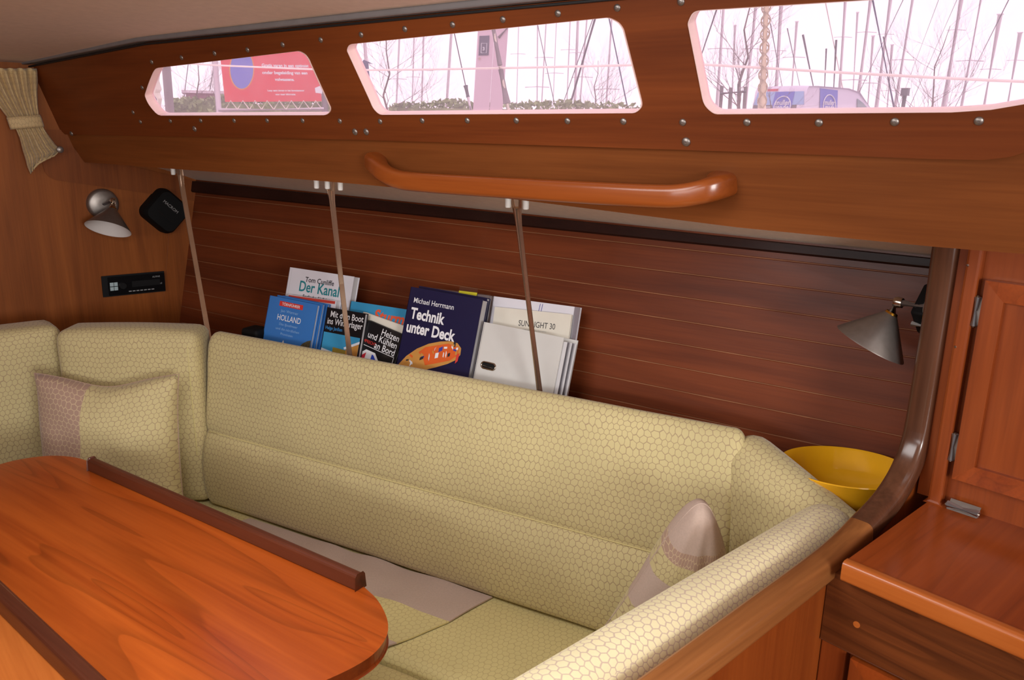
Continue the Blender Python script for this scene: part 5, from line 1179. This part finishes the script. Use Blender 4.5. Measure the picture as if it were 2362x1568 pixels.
mk('flag_cloth', prism([far(832, 150, 15.9), far(840, 138, 15.9), (far(862, 148, 15.9)), far(850, 146, 15.9), far(853, 185, 15.9), far(842, 178, 15.9), far(836, 160, 15.9)], (0.01, -0.02, 0)), 'bluecloth', T)
# van
DV = 24.0; hd = (V((RT.x, RT.y, 0)).normalized()*0.80+V((fh.x, fh.y, 0))*0.60).normalized(); sdv = V((-hd.y, hd.x, 0))   # heading and left side
c0 = far(1857, 240, DV); c0 = V((c0.x, c0.y, QZ))         # rear corner nearest the camera, on the ground
hv = far(1857, 199, DV).z-QZ; wv = 1.75; Lv = 4.5
T = thing('van', 'white and blue delivery van with round logos parked beyond the quay', 'van', c0)
def vp(x, y, z): return c0+hd*x+sdv*y+V((0, 0, z))
sec = [(0.0, 0.28), (0.0, 0.5), (0.02, 1.15), (0.08, hv-0.12), (0.16, hv-0.02), (0.5, hv), (2.1, hv-0.01), (2.7, hv-0.10), (3.15, hv-0.36), (3.6, 1.12), (4.3, 0.92), (4.5, 0.70), (4.5, 0.3), (4.2, 0.25), (0.2, 0.25)]
vv = []; ff = []; N = len(sec); stn = [(0.0, 0.0), (0.04, 0.03), (0.5, 0.05), (wv-0.5, 0.05), (wv-0.04, 0.03), (wv, 0.0)]
for y, top_ in stn:
    for x, z in sec:
        ins = 0.10*max(0, (z-0.9)/(hv-0.9)) if z > 0.9 else 0; yy = min(max(y, ins), wv-ins) if y in (0.0, wv) else y
        vv.append(vp(x, yy, z+(top_ if z > hv-0.15 else 0)))
for i in range(len(stn)-1):
    for j in range(N): ff.append((i*N+j, i*N+(j+1) % N, (i+1)*N+(j+1) % N, (i+1)*N+j))
ff.append(tuple(range(N))); ff.append(tuple((len(stn)-1)*N+j for j in range(N)))
mk('body', (vv, ff), 'vanwhite', T, smooth=True, angle=35)
nr = -hd; ns = -sdv
def rear(y, z, l=0.012):
    x = 0.0 if z < 0.5 else (0.02*(z-0.5)/0.65 if z < 1.15 else 0.02+0.06*(z-1.15)/(hv-0.12-1.15)); return vp(x-l, y, z)
def side(x, z, l=0.012):
    ins = 0.10*max(0, (z-0.9)/(hv-0.9)); return vp(x, ins-l, z)
def pan(name, pts, m): mk(name, (pts, [tuple(range(len(pts)))]), m, T)
pan('rear_blue_panel', [rear(0.05, 1.30), rear(1.70, 1.30), rear(1.62, hv-0.12), rear(0.12, hv-0.12)], 'vanblue')
pan('rear_dark_panel', [rear(0.28, 0.95), rear(1.70, 0.95), rear(1.70, 1.30), rear(0.28, 1.30)], 'vandark')
pan('rear_red_panel', [rear(0.04, 0.95), rear(0.24, 0.95), rear(0.24, 1.18), rear(0.04, 1.18)], 'red')
pan('roof_light', [rear(0.95, hv-0.10), rear(1.3, hv-0.10), rear(1.3, hv-0.04), rear(0.95, hv-0.04)], 'red')
pan('rear_logo_patch', [rear(1.02, hv-0.12, 0.02), rear(0.40, hv-0.12, 0.02), rear(0.42, 1.3, 0.02), rear(0.5, 1.02, 0.02), rear(0.72, 0.96, 0.02), rear(0.96, 1.06, 0.02), rear(1.06, 1.3, 0.02)], 'vanmid')
pan('side_logo_patch', [side(0.75, hv-0.02), side(0.76, 1.1), side(0.9, 0.92), side(1.6, 0.92), side(1.62, hv-0.05)], 'vanmid')
for fn, u2, c1, c2, r1 in ((rear, -sdv, 0.72, 1.26, 0.27), (side, hd, 1.19, 1.28, 0.31)):
    ring = [fn(c1+r1*0.98*math.cos(2*math.pi*k/24), c2+r1*1.0*math.sin(2*math.pi*k/24), 0.03) for k in range(25)]; mk('logo_ring', tube(ring, 0.014, 5), 'txt_w', T)
    nn_ = u2.cross(V((0, 0, 1)))
    for s_, dz, sz_ in (('muller', 0.04, 0.19), ('made', -0.10, 0.21), ('wasserij', -0.18, 0.06)): text(s_, fn(c1, c2+dz, 0.03), u2, (0, 0, 1), sz_, 'txt_w', T, 'lettering', 'CENTER', 0.02)
for k in range(4): mk('rear_print', cbox(rear(1.32, 1.24-k*0.075, 0.02), 0.42-0.05*(k % 3), 0.004, 0.026, sdv, hd, (0, 0, 1)), 'greywhite', T)
pan('cab_window', [side(2.65, 1.1), side(2.62, hv-0.24), side(2.95, hv-0.36), side(3.45, 1.12)], 'glass_dark')
for x in (0.8, 3.65):
    for y in (0.05, wv-0.2): mk('wheel', lathe(vp(x, y, 0.31), sdv, [(0, 0), (0.2, 0), (0.31, 0.02), (0.31, 0.16), (0.2, 0.18), (0, 0.18)], 24), 'tyre', T, smooth=True)
a = far(2082, 246, 14); t = far(2088, 212, 14)
T = thing('bollard', 'dark bollard head beside the front of the van', 'bollard', V((a.x, a.y, QZ)))
mk('bollard_post', tube([V((a.x, a.y, QZ)), t], 0.035, 10), 'vandark', T, smooth=True); mk('bollard_head', cbox(t, 0.10, 0.10, 0.11), 'vandark', T, bevel=0.01)
